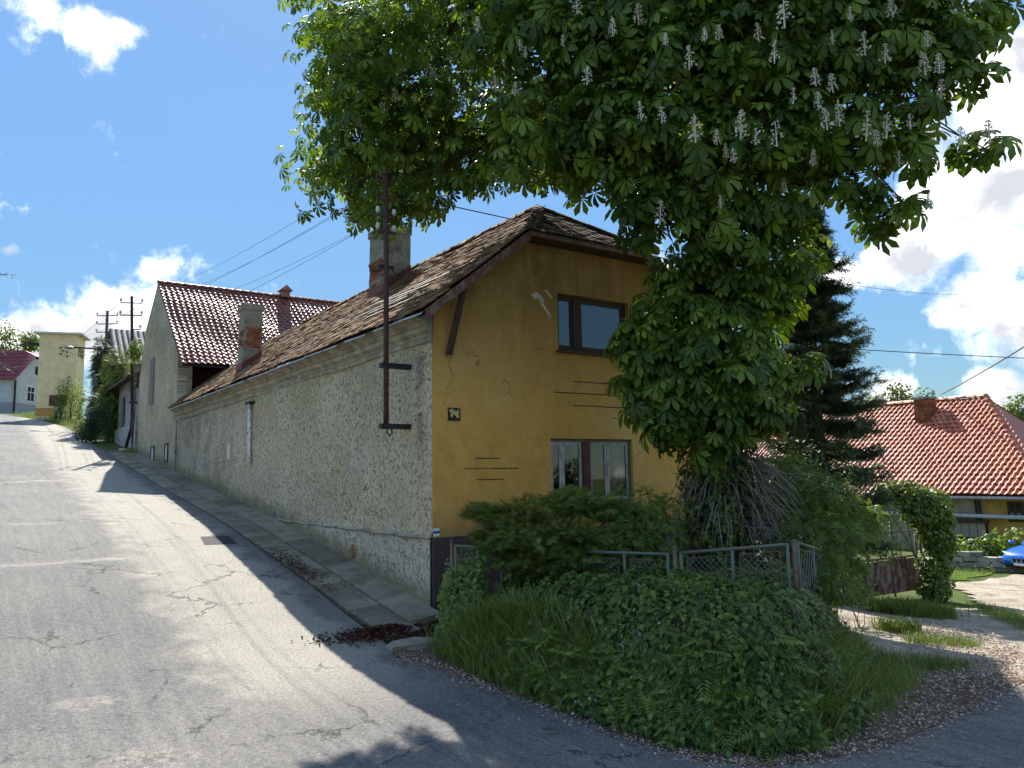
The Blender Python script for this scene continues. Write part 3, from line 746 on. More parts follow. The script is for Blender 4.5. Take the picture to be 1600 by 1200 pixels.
ex = -U_                                           # across the slope, so that ex x ey points outward
dx, dy = .19, .165
cells = []
for j in range(int(slope_len / dy)):
    up = j * dy; z = EV_Z + up / slope_len * (RG_Z - EV_Z)
    s0 = HIP_S0 if z < HIP_Z else HIP_S0 + (z - HIP_Z) / (RG_Z - HIP_Z) * (HIP_S1 - HIP_S0)
    k = s0 + dx / 2 + (dx / 2 if j % 2 else 0)
    while k < 20.6:
        inch = lambda a, b, c, d: a < k < b and c < up < d
        if random.random() > .006: cells.append((-k, up))
        k += dx * random.uniform(.985, 1.02)
lay_tiles(house, plain_tile(.182, .30, .026), H(EV_W, 0, EV_Z - .02), ex, ey, cells, M['old_tile'], .03, .05, sag)
hl = math.hypot(HIP_S1 - HIP_S0, RG_Z - HIP_Z)
eyh = (U_ * (HIP_S1 - HIP_S0) + np.array([0, 0, RG_Z - HIP_Z])) / hl
cells = []
for j in range(int(hl / dy)):
    f = j * dy / hl; a = hipw + (RG_W - hipw) * f; b = 7 - a
    k = a + dx / 2 + (dx / 2 if j % 2 else 0)
    while k < b: cells.append((k, j * dy)); k += dx
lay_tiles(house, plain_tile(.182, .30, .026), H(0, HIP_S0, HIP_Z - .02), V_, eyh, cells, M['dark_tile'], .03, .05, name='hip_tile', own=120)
# ridge and hip caps, one by one
def caps(a, b, root, mat, step=.36, r=.085, name='ridge_tile'):
    a = np.asarray(a, float); b = np.asarray(b, float); L = np.linalg.norm(b - a); n = max(1, int(L / step)); d = (b - a) / L
    x = np.cross(d, (0, 0, 1.0)); x /= np.linalg.norm(x); y = np.cross(x, d)
    for i in range(n):
        p = a + d * (i * L / n); q = a + d * ((i + 1.08) * L / n); m = MB(); V = []
        for (c, rr) in ((p, r * 1.08), (q, r * .95)):
            for k in range(6):
                t = math.pi * k / 5; V.append(c + x * math.cos(t) * rr + y * (math.sin(t) * rr - .03) + rng.normal(0, .004, 3))
        m.add(V, [(k, k + 1, 7 + k, 6 + k) for k in range(5)] + [(0, 1, 2, 3, 4, 5)]).build(name, mat, root, True)
caps(H(RG_W, HIP_S1, RG_Z + .03), H(RG_W, 16.5, RG_Z + .03), house, M['old_tile'])
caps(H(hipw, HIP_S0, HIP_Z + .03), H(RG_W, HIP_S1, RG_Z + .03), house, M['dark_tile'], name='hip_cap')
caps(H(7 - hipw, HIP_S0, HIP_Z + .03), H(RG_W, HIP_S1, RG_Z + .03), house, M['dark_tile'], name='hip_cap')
# barge board on the rake, soffit, hip fascia, eave sheets
mm = MB(HM); mm.add([(EV_W + .02, HIP_S0 - .02, EV_Z - .2), (hipw, HIP_S0 - .02, HIP_Z - .2), (hipw, HIP_S0 - .02, HIP_Z - .02), (EV_W + .02, HIP_S0 - .02, EV_Z - .03),
                    (EV_W + .02, HIP_S0 + .02, EV_Z - .2), (hipw, HIP_S0 + .02, HIP_Z - .2), (hipw, HIP_S0 + .02, HIP_Z - .02), (EV_W + .02, HIP_S0 + .02, EV_Z - .03)],
                   [(0, 1, 2, 3), (7, 6, 5, 4), (0, 4, 5, 1), (1, 5, 6, 2), (3, 2, 6, 7), (0, 3, 7, 4)])
mm.build('barge_board', M['fascia'], house)
mm = MB(HM); mm.add([(EV_W + .05, HIP_S0, EV_Z - .11), (EV_W + .05, .02, EV_Z - .11), (hipw, .02, HIP_Z - .11), (hipw, HIP_S0, HIP_Z - .11)], [(0, 1, 2, 3)])
mm.add([(hipw, HIP_S0, HIP_Z - .12), (hipw, .02, HIP_Z - .12), (7 - hipw, .02, HIP_Z - .12), (7 - hipw, HIP_S0, HIP_Z - .12)], [(0, 1, 2, 3)])
mm.build('soffit', M['brown_wood'], house)
MB(HM).box(hipw, 7 - hipw, HIP_S0 - .025, HIP_S0 + .015, HIP_Z - .13, HIP_Z - .05).build('hip_fascia', M['fascia'], house)
MB(HM).add([(hipw - .1, HIP_S0 - .05, HIP_Z - .05), (7 - hipw, HIP_S0 - .06, HIP_Z - .06), (7 - hipw, HIP_S0 + .1, HIP_Z + .02), (hipw - .1, HIP_S0 + .1, HIP_Z + .02)], [(0, 1, 2, 3)]).build('eave_sheet', M['zinc'], house)
k = -.4
while k < 20.4:
    L = random.uniform(.8, 2.0); k += random.choice((0, 0, .4)); dz = random.uniform(-.012, .012)
    MB(HM).add([(EV_W - .035, k, EV_Z - .085 + dz), (EV_W - .05, k + L, EV_Z - .085 - dz), (EV_W + .10, k + L, EV_Z + .005), (EV_W + .10, k, EV_Z + .005), (EV_W - .05, k, EV_Z - .115 + dz), (EV_W - .05, k + L, EV_Z - .115 - dz)],
               [(0, 3, 2, 1), (0, 1, 5, 4)]).build('eave_sheet', M['zinc'], house)
    k += L
# long pale lathes laid on the lower roof near the gable
for i in range(6):
    s0 = random.uniform(.1, 2.0); ln = random.uniform(1.6, 3.2); wv = .25 + .16 * i
    a = H(wv + random.uniform(-.05, .05), s0, EV_Z + (wv - EV_W) * SL + .10); b = H(wv + random.uniform(-.1, .1), s0 + ln, EV_Z + (wv - EV_W) * SL + .10)
    MB().beam(a, b, .05, .018, up=tuple(np.cross(ex, ey))).build('loose_lath', M['grey_wood'], house)
# timber brace under the rake
MB().beam(H(.3, -.06, 3.66), H(.46, HIP_S0 + .06, 4.88), .09, .09).build('timber_brace', M['brown_wood'], house)
# scored decorative lines on the gable
for (x0, x1, z) in ((.85, 1.62, 1.885), (.64, 1.84, 1.70), (.88, 1.63, 1.51), (3.1, 5.3, 3.36), (2.65, 5.3, 3.13), (3.1, 5.3, 2.89)):
    k = x0
    while k < x1 - .02:
        L = random.uniform(.15, .7); e = min(x1, k + L); dz = random.uniform(-.006, .006); th = random.uniform(.004, .009) if x0 < 2 else .009
        if random.random() < .85 or x0 > 2: MB(HM).box(k, e, -.006, .004, z - th + dz, z + th + dz).build('scored_line', M['brown_wood'], house)
        k = e + (random.uniform(.0, .08) if x0 < 2 else .001)
# windows
def sash(parent, x0, x1, z0, z1, y, fw, mat):
    m = MB(HM); m.box(x0, x0 + fw, y, y + .04, z0, z1); m.box(x1 - fw, x1, y, y + .04, z0, z1)
    m.box(x0 + fw, x1 - fw, y, y + .04, z0, z0 + fw * 1.2); m.box(x0 + fw, x1 - fw, y, y + .04, z1 - fw, z1)
    o = m.build('sash', mat, parent)
    MB(HM).add([(x0 + fw, y + .02, z0 + fw), (x1 - fw, y + .02, z0 + fw), (x1 - fw, y + .02, z1 - fw), (x0 + fw, y + .02, z1 - fw)], [(0, 1, 2, 3)]).build('pane', M['glass'], parent)
    return o
def win_frame(r, y, fw, mat, name='window'):
    x0, x1, z0, z1 = r; m = MB(HM)
    m.box(x0 + .003, x0 + fw, y, y + .07, z0 + .003, z1 - .003); m.box(x1 - fw, x1 - .003, y, y + .07, z0 + .003, z1 - .003)
    m.box(x0 + fw, x1 - fw, y, y + .07, z1 - fw, z1 - .003); m.box(x0 + fw, x1 - fw, y, y + .07, z0 + .003, z0 + fw)
    return m.build(name, mat, house)
x0, x1, z0, z1 = UW
wf = win_frame(UW, .10, .055, M['brown_wood']); wf['label'] = 'dark brown upper window reflecting the sky'
sash(wf, x0 + .056, 3.22, z0 + .056, z1 - .056, .115, .055, M['brown_wood'])
sash(wf, 3.40, 4.57, z0 + .056, z1 - .056, .115, .06, M['brown_wood'])
MB(HM).box(3.222, 3.398, .09, .17, z0 + .056, z1 - .056).build('mullion', M['brown_wood'], wf)
MB(HM).box(x0 - .05, x1 + .05, -.08, .12, z0 - .05, z0 - .004).build('sill', M['brown_wood'], wf)
MB(HM).box(x0 + .01, x1 - .01, .2, .26, z0, z1).build('dark_room', M['dark_room'], wf)
x0, x1, z0, z1 = LW
wf = win_frame(LW, .07, .05, M['grey_wood']); wf['label'] = 'lower window with flaking white sashes and dark red centre post'
MB(HM).box(3.345, 3.53, .05, .15, z0 + .051, z1 - .051).build('centre_post', M['red_paint'], wf)
for a, b in ((2.572, 2.845), (2.852, 3.34), (3.535, 3.985), (3.992, 4.555)): sash(wf, a, b, z0 + .052, z1 - .052, .085, .058, M['white_wood'])
MB(HM).box(x0 - .06, x1 + .06, -.1, .1, z0 - .06, z0 - .004).build('sill', M['grey_wood'], wf)
cm = MB(HM); V = []; n = 60
for i in range(n + 1):
    x = x0 + .05 + (x1 - x0 - .1) * i / n
    if 3.5 < x < 4.2 or 2.62 < x < 2.8 or 2.95 < x < 3.2: continue
    V.append(x)
for a, b in zip(V[:-1], V[1:]):
    if b - a > .1: continue
    ya, yb = .19 + .016 * math.sin(a * 42), .19 + .016 * math.sin(b * 42)
    cm.add([(a, ya, z0 + .1), (b, yb, z0 + .1), (b, yb, z1 - .1), (a, ya, z1 - .1)], [(0, 1, 2, 3)])
cm.build('curtain', M['curtain'], wf, True)
MB(HM).box(x0 + .01, x1 - .01, .23, .27, z0, z1).build('dark_room', M['dark_room'], wf)
# plaster scars on the gable and the street wall: thin irregular flakes
def scar(cx, cz, pts, mat, root, name='plaster_scar', th=.006):
    m = MB(HM); poly = [(cx + a, cz + b) for a, b in pts]; m.prism(poly, -th, .002)
    return m.build(name, mat, root)
pal = m_plain('bare_render', (.50, .44, .34), .95, .25, 20, .4)
scar(2.15, 4.96, [(0, 0), (.1, .06), (.2, .02), (.3, -.1), (.22, -.14), (.15, -.06), (.05, -.08)], pal, house)
scar(2.35, 4.82, [(0, 0), (.05, .02), (.26, -.24), (.24, -.27), (.1, -.12)], pal, house)
scar(2.45, 5.08, [(0, 0), (.06, .01), (.2, -.12), (.17, -.15)], pal, house)
def ragged(rx, rz, n=13): return [(rx * math.cos(a) * random.uniform(.6, 1.15), rz * math.sin(a) * random.uniform(.6, 1.15)) for a in np.linspace(0, 2 * math.pi, n + 1)[:-1]]
grime = m_plain('grimy_render', (.30, .22, .12), .95, .35, 9, .6, 30)
for (cx, cz, rx, rz, mt) in ((1.45, .72, .22, .10, pal), (4.9, 3.6, .16, .22, grime), (2.3, .8, .18, .14, grime)):
    scar(cx, cz, ragged(rx, rz), mt, house, th=.004)
patch_m = m_plain('patched_render', (.50, .44, .33), .95, .25, 7, .8, 35); brick_m = m_plain('bare_brick_dust', (.30, .15, .09), .95, .35, 9, .8, 40)
for (cs, cz, rx, rz, mt) in ((3.2, .12, .07, .13, brick_m),):
    m = MB(HM); m.prism([(cs + a, cz + b) for a, b in ragged(rx, rz, 17)], -.05 if cz > .5 else -.085, .01, 'yz'); m.build('repair_patch', mt, house)
# two chimneys with patches of bare brick
def chimney(w0, w1, s0, s1, zb, zt, name, label, patches):
    m = MB(HM); V = []; lv = np.linspace(zb, zt, 9)
    for i, z in enumerate(lv):
        for (a, b) in ((w0, s0), (w1, s0), (w1, s1), (w0, s1)):
            V.append((a + random.uniform(-.015, .015), b + random.uniform(-.015, .015), z))
    Fc = [(4 * i + k, 4 * i + (k + 1) % 4, 4 * i + 4 + (k + 1) % 4, 4 * i + 4 + k) for i in range(8) for k in range(4)] + [(32, 33, 34, 35)]
    c = m.add(V, Fc).build(name, M['chimney'], house); c['label'] = label
    MB(HM).box(w0 - .035, w1 + .035, s0 - .035, s1 + .035, zt - .16, zt + .02).build('chimney_cap', M['chimney'], c)
    for (face, z0, z1, a0, a1) in patches:
        z = z0; row = 0
        while z < z1:
            k = a0 + random.uniform(-.06, .06) + (.06 if row % 2 else 0)
            while k < a1 + random.uniform(-.08, .06):
                L = random.choice((.11, .2, .2)); p = random.uniform(.003, .016)
                m = MB(HM)
                if face == 'front': m.box(k, min(k + L, w1 + .004), s0 - p, s0 + .03, z, z + .062)
                else: m.box(w0 - p, w0 + .03, k, min(k + L, s1 + .004), z, z + .062)
                m.build('brick', M['brick'], c); k += L + .014
            z += .077; row += 1
    # lead-painted flashing round the foot
    zf = lambda w_: EV_Z + (w_ - EV_W) * SL
    m = MB(HM)
    m.add([(w0 - .05, s0 - .04, zf(w0 - .05)), (w1, s0 - .04, zf(w1)), (w1, s0 - .04, zf(w1) + .2), (w0 - .05, s0 - .04, zf(w0) + .2)], [(0, 1, 2, 3)])
    m.add([(w0 - .05, s0 - .04, zf(w0 - .05)), (w0 - .05, s1 + .04, zf(w0 - .05)), (w0 - .05, s1 + .04, zf(w0) + .2), (w0 - .05, s0 - .04, zf(w0) + .2)], [(0, 3, 2, 1)])
    m.add([(w0 - .05, s0 - .04, zf(w0 - .05) + .02), (w1, s0 - .04, zf(w1) + .02), (w1, s0 - .17, zf(w1) + .05), (w0 - .18, s0 - .17, zf(w0 - .18) + .05)], [(0, 3, 2, 1)])
    m.build('flashing', M['flashing'], c)
chimney(2.5, 3.3, 7.2, 8.15, 6.0, 8.42, 'chimney', 'tall crumbling chimney by the ridge', [('side', 6.55, 7.55, 7.25, 8.1), ('front', 6.6, 7.0, 2.52, 2.75)])
chimney(.62, 1.22, 13.8, 14.4, 5.0, 7.28, 'chimney', 'shorter chimney with bare brick patch near the eave', [('front', 5.85, 6.5, .68, 1.15), ('side', 5.9, 6.4, 13.85, 14.2)])
# odds and ends in the street wall
MB(HM).box(-.02, .05, 17.75, 18.15, 1.6, 2.25).build('cellar_hatch', M['brown_wood'], house)
ar = [(-.16, -.26), (.16, -.26), (.16, .12), (.11, .22), (0, .26), (-.11, .22), (-.16, .12)]
m = MB(HM); m.prism([(12.8 + a, 2.44 + b) for a, b in ar], -.022, .03, 'yz'); m.build('blocked_niche', m_plain('limewash', (.58, .54, .45), .9, .2), house)

# ------------------------------------------------------------------ things fixed to the house
t = thing('wall_mast', 'tall rusty brown electricity mast bracketed to the grey street wall near the corner', 'mast', tuple(H(-.47, .8, 2.4)), ANG)
MB().tube([H(-.47, .8, 2.42), H(-.475, .8, 5), H(-.49, .8, 7.02)], .048, 10).build('pole', M['mast'], t, True)
for z in (3.53, 2.46):
    m = MB(HM); m.box(-.58, .02, .74, .86, z - .045, z + .045); m.build('bracket', M['black_metal'], t)
MB().ball(H(-.49, .8, 7.05), .07, 10, 6).build('cap', M['mast'], t, True)
MB(HM).tube([(-.45, .8, 2.42), (-.45, .8, 2.33), (-.40, .8, 2.3), (-.36, .8, 2.34), (-.36, .8, 2.42)], .012, 6).build('hook', M['black_metal'], t)
for z in (6.88, 6.55, 6.25, 5.95):
    m = MB(HM); m.box(-.66, -.30, .77, .83, z - .02, z + .02); m.build('cross_arm', M['mast'], t)
    for dw in (-.64, -.32):
        MB(HM).tube([(dw, .8, z + .02), (dw, .8, z + .06), (dw, .8, z + .075), (dw, .8, z + .15)], [.022, .022, .045, .03], 8).build('insulator', M['ceramic'] if z < 6.4 else M['mast'], t, True)
MB(HM).box(-.62, -.33, .78, .82, 5.28, 5.34).build('cross_arm', M['black_metal'], t)
for sg in (-1, 1):
    pts = [(-.475 + sg * (.13 + .10 * (1 - math.cos(a))), .8, 5.30 - .11 * math.sin(a)) for a in np.linspace(0, math.pi, 9)]
    MB(HM).tube(pts, .012, 6).build('hook', M['black_metal'], t)
pipe = thing('drain_pipe', 'short white broken drain pipe hanging on the grey street wall', 'pipe', tuple(H(-.07, 10.4, 1.95)), ANG)
MB(HM).tube([(-.075, 10.40, 1.98), (-.075, 10.42, 2.6), (-.08, 10.46, 3.68)], .055, 10).build('tube', M['white_pvc'], pipe, True)
MB(HM).box(-.16, .0, 10.22, 10.66, 3.68, 3.74).build('hood', M['black_metal'], pipe)
for z in (2.25, 2.85): MB(HM).tube([(-.14, 10.43, z), (.02, 10.43, z)], .03, 6).build('clamp', M['mast'], pipe)
mk = thing('trail_marker', 'small white and blue striped trail mark on the house corner', 'marker', tuple(H(.02, -.008, .58)), ANG)
for i, c in enumerate(('white_paint', 'blue_paint', 'white_paint')):
    MB(HM).box(.012, .128, -.009, .001, .585 + i * .044, .585 + (i + 1) * .044).build('stripe', M[c], mk)
pq = thing('wall_plaque', 'small dark crumbling plaque with a pale animal relief on the ochre gable', 'plaque', tuple(H(.43, -.02, 2.54)), ANG)
MB(HM).box(.31, .55, -.018, .004, 2.56, 2.75).build('plate', M['black_metal'], pq)
MB(HM).box(.305, .545, -.03, .004, 2.53, 2.565).build('ledge', M['black_metal'], pq)
body = [(.345, 2.61), (.36, 2.585), (.385, 2.585), (.395, 2.63), (.45, 2.615), (.475, 2.575), (.515, 2.575), (.505, 2.64), (.52, 2.69), (.505, 2.735), (.49, 2.70), (.44, 2.70), (.40, 2.715), (.375, 2.735), (.35, 2.71), (.325, 2.72), (.33, 2.68), (.36, 2.66)]
m = MB(HM); V = [(a, -.032, b) for a, b in body] + [(a, -.016, b) for a, b in body]; n = len(body)
tri = tessellate_polygon([[Vector((a, b, 0)) for a, b in body]])
m.add(V, [tuple(x) for x in tri] + [(i, (i + 1) % n, n + (i + 1) % n, n + i) for i in range(n)]).build('relief', m_plain('gilt', (.55, .40, .15), .7, .25), pq)
MB(HM).box(-.012, .0, 8.3, 8.36, .62, .76).build('blue_tag', M['blue_paint'], None, label='tiny blue tag on the grey street wall above the ledge', cat='tag')

# ------------------------------------------------------------------ the gabled house up the street
gh = thing('gabled_house', 'tall grey roughcast house with steep brown tiled roof adjoining the corner house uphill', 'house', tuple(H(0, 25, 2.0)), ANG)
gp = [(20.57, 1.2), (20.57, 6.45), (25.4, 10.42), (28.25, 8.6), (29.4, 6.3), (29.1, 2.2)]
V, Fc, UVs = [], [], []
m = MB(HM); m.prism(gp, -.03, .35, 'yz')
Vw = np.array(m.V); ssn = [(p - HC) @ U_ for p in Vw]
UVs = [(s0, p[2] - G(*H(-.3, s0, 0)[:2])) for s0, p in zip(ssn, Vw)]
mesh_obj('gable_wall', m.V, m.F, M['roughcast'], gh, uvw=UVs)
MB(HM).box(.352, .52, 20.575, 20.9, 3, 6.5).build('side_wall', M['cornice'], gh)
MB(HM).box(.36, 12.5, 21.3, 21.4, 3, 7.2).build('boarded_side', M['brown_wood'], gh)
E0, E1 = (19.7, 6.02), (25.4, 10.42); rl = math.hypot(E1[0] - E0[0], E1[1] - E0[1])
eyr = (U_ * (E1[0] - E0[0]) + np.array([0, 0, E1[1] - E0[1]])) / rl
MB(HM).add([(0, E0[0], E0[1] - .08), (12.6, E0[0], E0[1] - .08), (12.6, E1[0], E1[1] - .08), (0, E1[0], E1[1] - .08)], [(0, 1, 2, 3)]).build('roof_deck', M['deck'], gh)
MB(HM).add([(0, 30.6, 6.2), (12.6, 30.6, 6.2), (12.6, E1[0], E1[1] - .02), (0, E1[0], E1[1] - .02)], [(0, 3, 2, 1)]).build('far_slope', M['brown_tile'], gh)
MB(HM).box(12.3, 12.5, 21, 29.5, 1, 7).build('back_wall', M['roughcast'], gh)
cells = [(.1 + i * .235, j * .30) for j in range(int(rl / .30)) for i in range(53)]
lay_tiles(gh, pan_tile(.235, .36, .05), H(-.06, E0[0], E0[1]), V_, eyr, cells, M['brown_tile'], .012, .014, lambda a, b: .03 * np.sin(a * .8) + .02 * np.sin(b * 1.3 + a))
caps(H(-.05, E1[0], E1[1] + .05), H(12.5, E1[0], E1[1] + .05), gh, M['brown_tile'], .36, .12)
m = MB(HM); m.box(5.5, 5.9, 25.1, 25.5, 10.4, 10.75); m.build('vent_box', M['brown_tile'], gh)
MB(HM).prism([(5.38, 10.72), (6.02, 10.72), (5.7, 11.0)], 25.0, 25.6).build('vent_hood', M['brown_tile'], gh)
MB(HM).prism([(2.55, 10.35), (3.4, 10.35), (2.98, 10.75)], 26.2, 27.4).build('rear_dormer', M['red_paint'], gh)
def boxed_window(s0, s1, z0, z1, name, frame, fill, label):
    o = MB(HM)
    for (a, b, c, d) in ((s0, s0 + .09, z0, z1), (s1 - .09, s1, z0, z1), (s0 + .09, s1 - .09, z1 - .09, z1), (s0 + .09, s1 - .09, z0, z0 + .09)): o.box(-.075, -.025, a, b, c, d)
    o = o.build(name, frame, gh); o['label'] = label
    MB(HM).box(-.05, -.028, s0 + .09, s1 - .09, z0 + .09, z1 - .09).build('panel', fill, o)
    return o
sh = MB(HM).box(-.09, -.02, 25.4, 26.25, 4.98, 7.05).build('shutter', M['grey_wood'], gh)
for i in range(5): MB(HM).box(-.105, -.091, 25.44 + i * .16, 25.58 + i * .16, 5.05, 6.98).build('slat', M['grey_wood'], sh)
fr = m_plain('meter_box_frame', (.05, .055, .05), .6); pl = m_plain('meter_box_panel', (.36, .40, .39), .35, .2)
boxed_window(24.7, 25.55, 2.28, 3.08, 'meter_box', fr, pl, 'lower grey meter box farther up the wall')
boxed_window(21.8, 22.5, 2.30, 3.08, 'meter_box', fr, pl, 'lower grey meter box nearer the corner house')

# ------------------------------------------------------------------ outbuildings and poles further up
hut = thing('street_hut', 'low grey outbuilding with dark overhanging roof behind the black pole', 'outbuilding', tuple(H(.3, 35, 3.0)), ANG)
hg = m_plain('hut_render', (.27, .255, .235), .95, .3, 2, .5, 30, dirt=(.42, .40, .37), dscale=1.2)
MB(HM).box(.25, 4, 31.2, 38.4, 2.2, 6.95).build('wall', hg, hut)
MB(HM).box(.14, .248, 31.2, 38.45, 2.0, 4.5).build('footing', m_plain('whitewashed_rubble', (.36, .35, .32), .95, .5, 5, .9, 12), hut)
MB(HM).add([(-.35, 31, 6.75), (-.35, 39.2, 6.75), (4.2, 39.2, 8.6), (4.2, 31, 8.6), (-.35, 31, 6.87), (-.35, 39.2, 6.87), (4.2, 39.2, 8.72), (4.2, 31, 8.72)],
           [(0, 1, 2, 3), (4, 7, 6, 5), (0, 4, 5, 1), (1, 5, 6, 2), (3, 2, 6, 7), (0, 3, 7, 4)]).build('roof', M['brown_wood'], hut)
MB(HM).box(.1, .2, 35.5, 36.2, 4.6, 6.2).build('door', M['grey_wood'], hut)
MB(HM).box(-.1, .1, 38.7, 39.6, 3.9, 5.6).build('gate_pillar', m_plain('gate_pillar', (.14, .13, .09), .9), hut)
barn = thing('barn', 'barn with dark grey corrugated roof rising behind the street trees', 'barn', tuple(H(5, 49, 5)), ANG)
pA = at(170, 514, 54); ps, pw = to_sw(pA[0], pA[1]); bz = pA[2]
MB(HM).box(pw + .2, pw + 9, ps - 3.2, ps + 3.2, 4, bz - 2.6).build('wall', hg, barn)
MB(HM).prism([(ps - 3.2, bz - 2.6), (ps + 3.2, bz - 2.6), (ps, bz - .1)], pw + .2, pw + .5, 'yz').build('gable', M['brown_wood'], barn)
cg = m_plain('corrugated_sheet', (.115, .115, .115), .7, .35, 3, .2)
for i in range(26):
    w0 = pw + i * .36
    V = []
    for (a, dz) in ((0, 0), (.09, .05), (.18, .07), (.27, .05), (.36, 0)):
        V += [(w0 + a, ps - 3.7, bz - 2.95 + dz), (w0 + a, ps, bz + dz)]
    MB(HM).add(V, [(2 * k, 2 * k + 2, 2 * k + 3, 2 * k + 1) for k in range(4)]).build('roof_sheet', cg, barn, True)
MB(HM).add([(pw, ps + 3.7, bz - 2.95), (pw + 9.4, ps + 3.7, bz - 2.95), (pw + 9.4, ps, bz), (pw, ps, bz)], [(0, 3, 2, 1)]).build('far_slope', cg, barn)

def insul(root, p, side):
    MB().tube([p, p + np.array([0, 0, .1]), p + np.array([0, 0, .12]), p + np.array([0, 0, .24])], [.03, .03, .075, .05], 8).build('insulator', M['ceramic'], root, True)
wires_a, wires_b = [], []
b1 = gnd(203, 704); top1 = at(206, 463, b1[1])
# the pole leans against the far corner of the gabled house, on two struts
p1 = thing('power_pole', 'black steel power pole with white insulators at the far corner of the grey house', 'pole', tuple(b1))
MB().tube([b1 + np.array([0.05, 0, 1.6]), np.array([top1[0], top1[1], top1[2]])], .075, 8).build('mast', M['black_metal'], p1, True)
MB().tube([b1 + np.array([-.28, 0, -.1]), b1 + np.array([.02, 0, 1.1]), b1 + np.array([.05, 0, 1.8])], .085, 8).build('strut', M['black_metal'], p1, True)
MB().tube([b1 + np.array([.35, .3, 0]), b1 + np.array([.3, .3, 1.1]), b1 + np.array([.1, .1, 1.35])], .07, 8).build('strut', M['black_metal'], p1, True)
MB().box(b1[0] - .45, b1[0] - .1, b1[1] - .2, b1[1] + .2, b1[2] - .05, b1[2] + .1).build('footing', M['white_paint'], p1)
for dz in (2.45, 3.55): MB().beam(b1 + np.array([-.15, 0, dz]), b1 + np.array([.75, .3, dz]), .1, .1).build('bracket', M['black_metal'], p1)
for i, dz in enumerate((.35, 1.0)):
    for sd in (-1, 1):
        q = np.array([top1[0] + sd * .5, top1[1] + .1 * sd, top1[2] - dz]); MB().beam(np.array([top1[0], top1[1], top1[2] - dz]), q, .05, .05).build('arm', M['black_metal'], p1); insul(p1, q, sd); wires_a.append(q + np.array([0, 0, .12]))
q = np.array([top1[0] + .5, top1[1], top1[2] - 1.75]); MB().beam(np.array([top1[0], top1[1], top1[2] - 1.75]), q, .05, .05).build('arm', M['black_metal'], p1); insul(p1, q, 1); wires_a.append(q + np.array([0, 0, .12]))
top2 = at(168, 486, 56); b2 = np.array([top2[0], top2[1], G(top2[0], top2[1])])
p2 = thing('power_pole', 'brown wooden power pole with many insulators farther up the street behind the conifers', 'pole', tuple(b2))
MB().tube([b2, top2], [.14, .10], 8).build('mast', m_wood('pole_wood', [(.09, .06, .04), (.16, .11, .075)]), p2, True)
for k in range(4):
    for sd in (-1, 1):
        q = top2 + np.array([sd * .75, 0, -.35 - .62 * k]); MB().beam(top2 + np.array([0, 0, -.35 - .62 * k]), q, .06, .06).build('arm', M['black_metal'], p2); insul(p2, q, sd); wires_b.append(q + np.array([0, 0, .12]))
MB().beam(top2 + np.array([-.1, 0, -2.9]), top2 + np.array([-2.2, -.4, -2.75]), .1, .1).build('lamp_arm', M['black_metal'], p2)
MB().ball(top2 + np.array([-2.4, -.5, -2.8]), .35, 8, 6, .35).build('street_lamp_head', M['zinc'], p2, True)
def wire(a, b, sagm, r, label, mat='wire', group=None):
    a = np.asarray(a, float); b = np.asarray(b, float); pts = []
    for k in np.linspace(0, 1, 17): pts.append(a + (b - a) * k - np.array([0, 0, sagm * 4 * k * (1 - k)]))
    return MB().tube(pts, r, 5).build('overhead_wire', M[mat], None, True, label=label, cat='wire', group=group)
ends = [H(-.72, .8, 7.0), H(-.25, .8, 7.0), H(-.72, .8, 6.68), H(-.25, .8, 6.4), H(-.72, .8, 6.08)]
nm = ['topmost', 'second', 'third', 'fourth', 'lowest']
for i in range(5): wire(ends[i], wires_a[i], .45, .0042, f'{nm[i]} black wire strung from the wall mast to the black pole', group='wires between the mast and the pole')
for i, j in ((0, 0), (1, 1), (2, 4), (3, 5)): wire(wires_a[i], wires_b[j], .3, .008, f'{nm[i]} thin wire between the black pole and the wooden pole')
wire(wires_b[2], at(60, 560, 90), .6, .014, 'wire running from the wooden pole past the yellow tower')
wire(at(-60, 455, 40), top2 + np.array([0, 0, -3.4]), .9, .015, 'single cable crossing the sky at the left above the tower')
wire(at(-60, 535, 66), at(85, 535, 72), .3, .014, 'short cable reaching the insulators on the yellow tower')
wire(H(-.25, .8, 6.7), at(1500, 460, 60), .5, .012, 'wire leaving the wall mast behind the ridge to the right')
wire(at(1180, 536, 24), at(1760, 566, 26), .05, .014, 'dark cable crossing the sky behind the spruce at right')

# ------------------------------------------------------------------ transformer tower, white cottage
tw = at(90, 640, 62); rz = R(17)
tower = thing('transformer_tower', 'pale yellow square transformer tower with flat roof at the top of the street', 'tower', tuple(tw), rz)
TM = np.eye(4); c_, s_n = math.cos(rz), math.sin(rz); TM[:3, :3] = np.array([[c_, -s_n, 0], [s_n, c_, 0], [0, 0, 1]]) * .86; TM[:3, 3] = tw
ty = m_plain('tower_plaster', (.80, .62, .35), .9, .12, 2, .15)
MB(TM).box(-1.8, 1.4, 0, 3.0, -1, 7.2).build('wall', ty, tower)
MB(TM).add([(-2.2, -.4, 7.2), (1.8, -.4, 7.2), (1.8, 3.4, 7.2), (-2.2, 3.4, 7.2), (-2.2, -.4, 7.34), (1.8, -.4, 7.34), (1.8, 3.4, 7.34), (-2.2, 3.4, 7.34), (-.2, 1.5, 7.6)],
           [(0, 3, 2, 1), (0, 1, 5, 4), (1, 2, 6, 5), (2, 3, 7, 6), (3, 0, 4, 7), (4, 5, 8), (5, 6, 8), (6, 7, 8), (7, 4, 8)]).build('roof', m_plain('tower_roof', (.55, .54, .50), .8), tower)
for i in range(3): MB(TM).box(1.38, 1.43, .45 + i * .75, .85 + i * .75, 5.2, 6.1).build('vent_opening', M['dark_room'], tower)
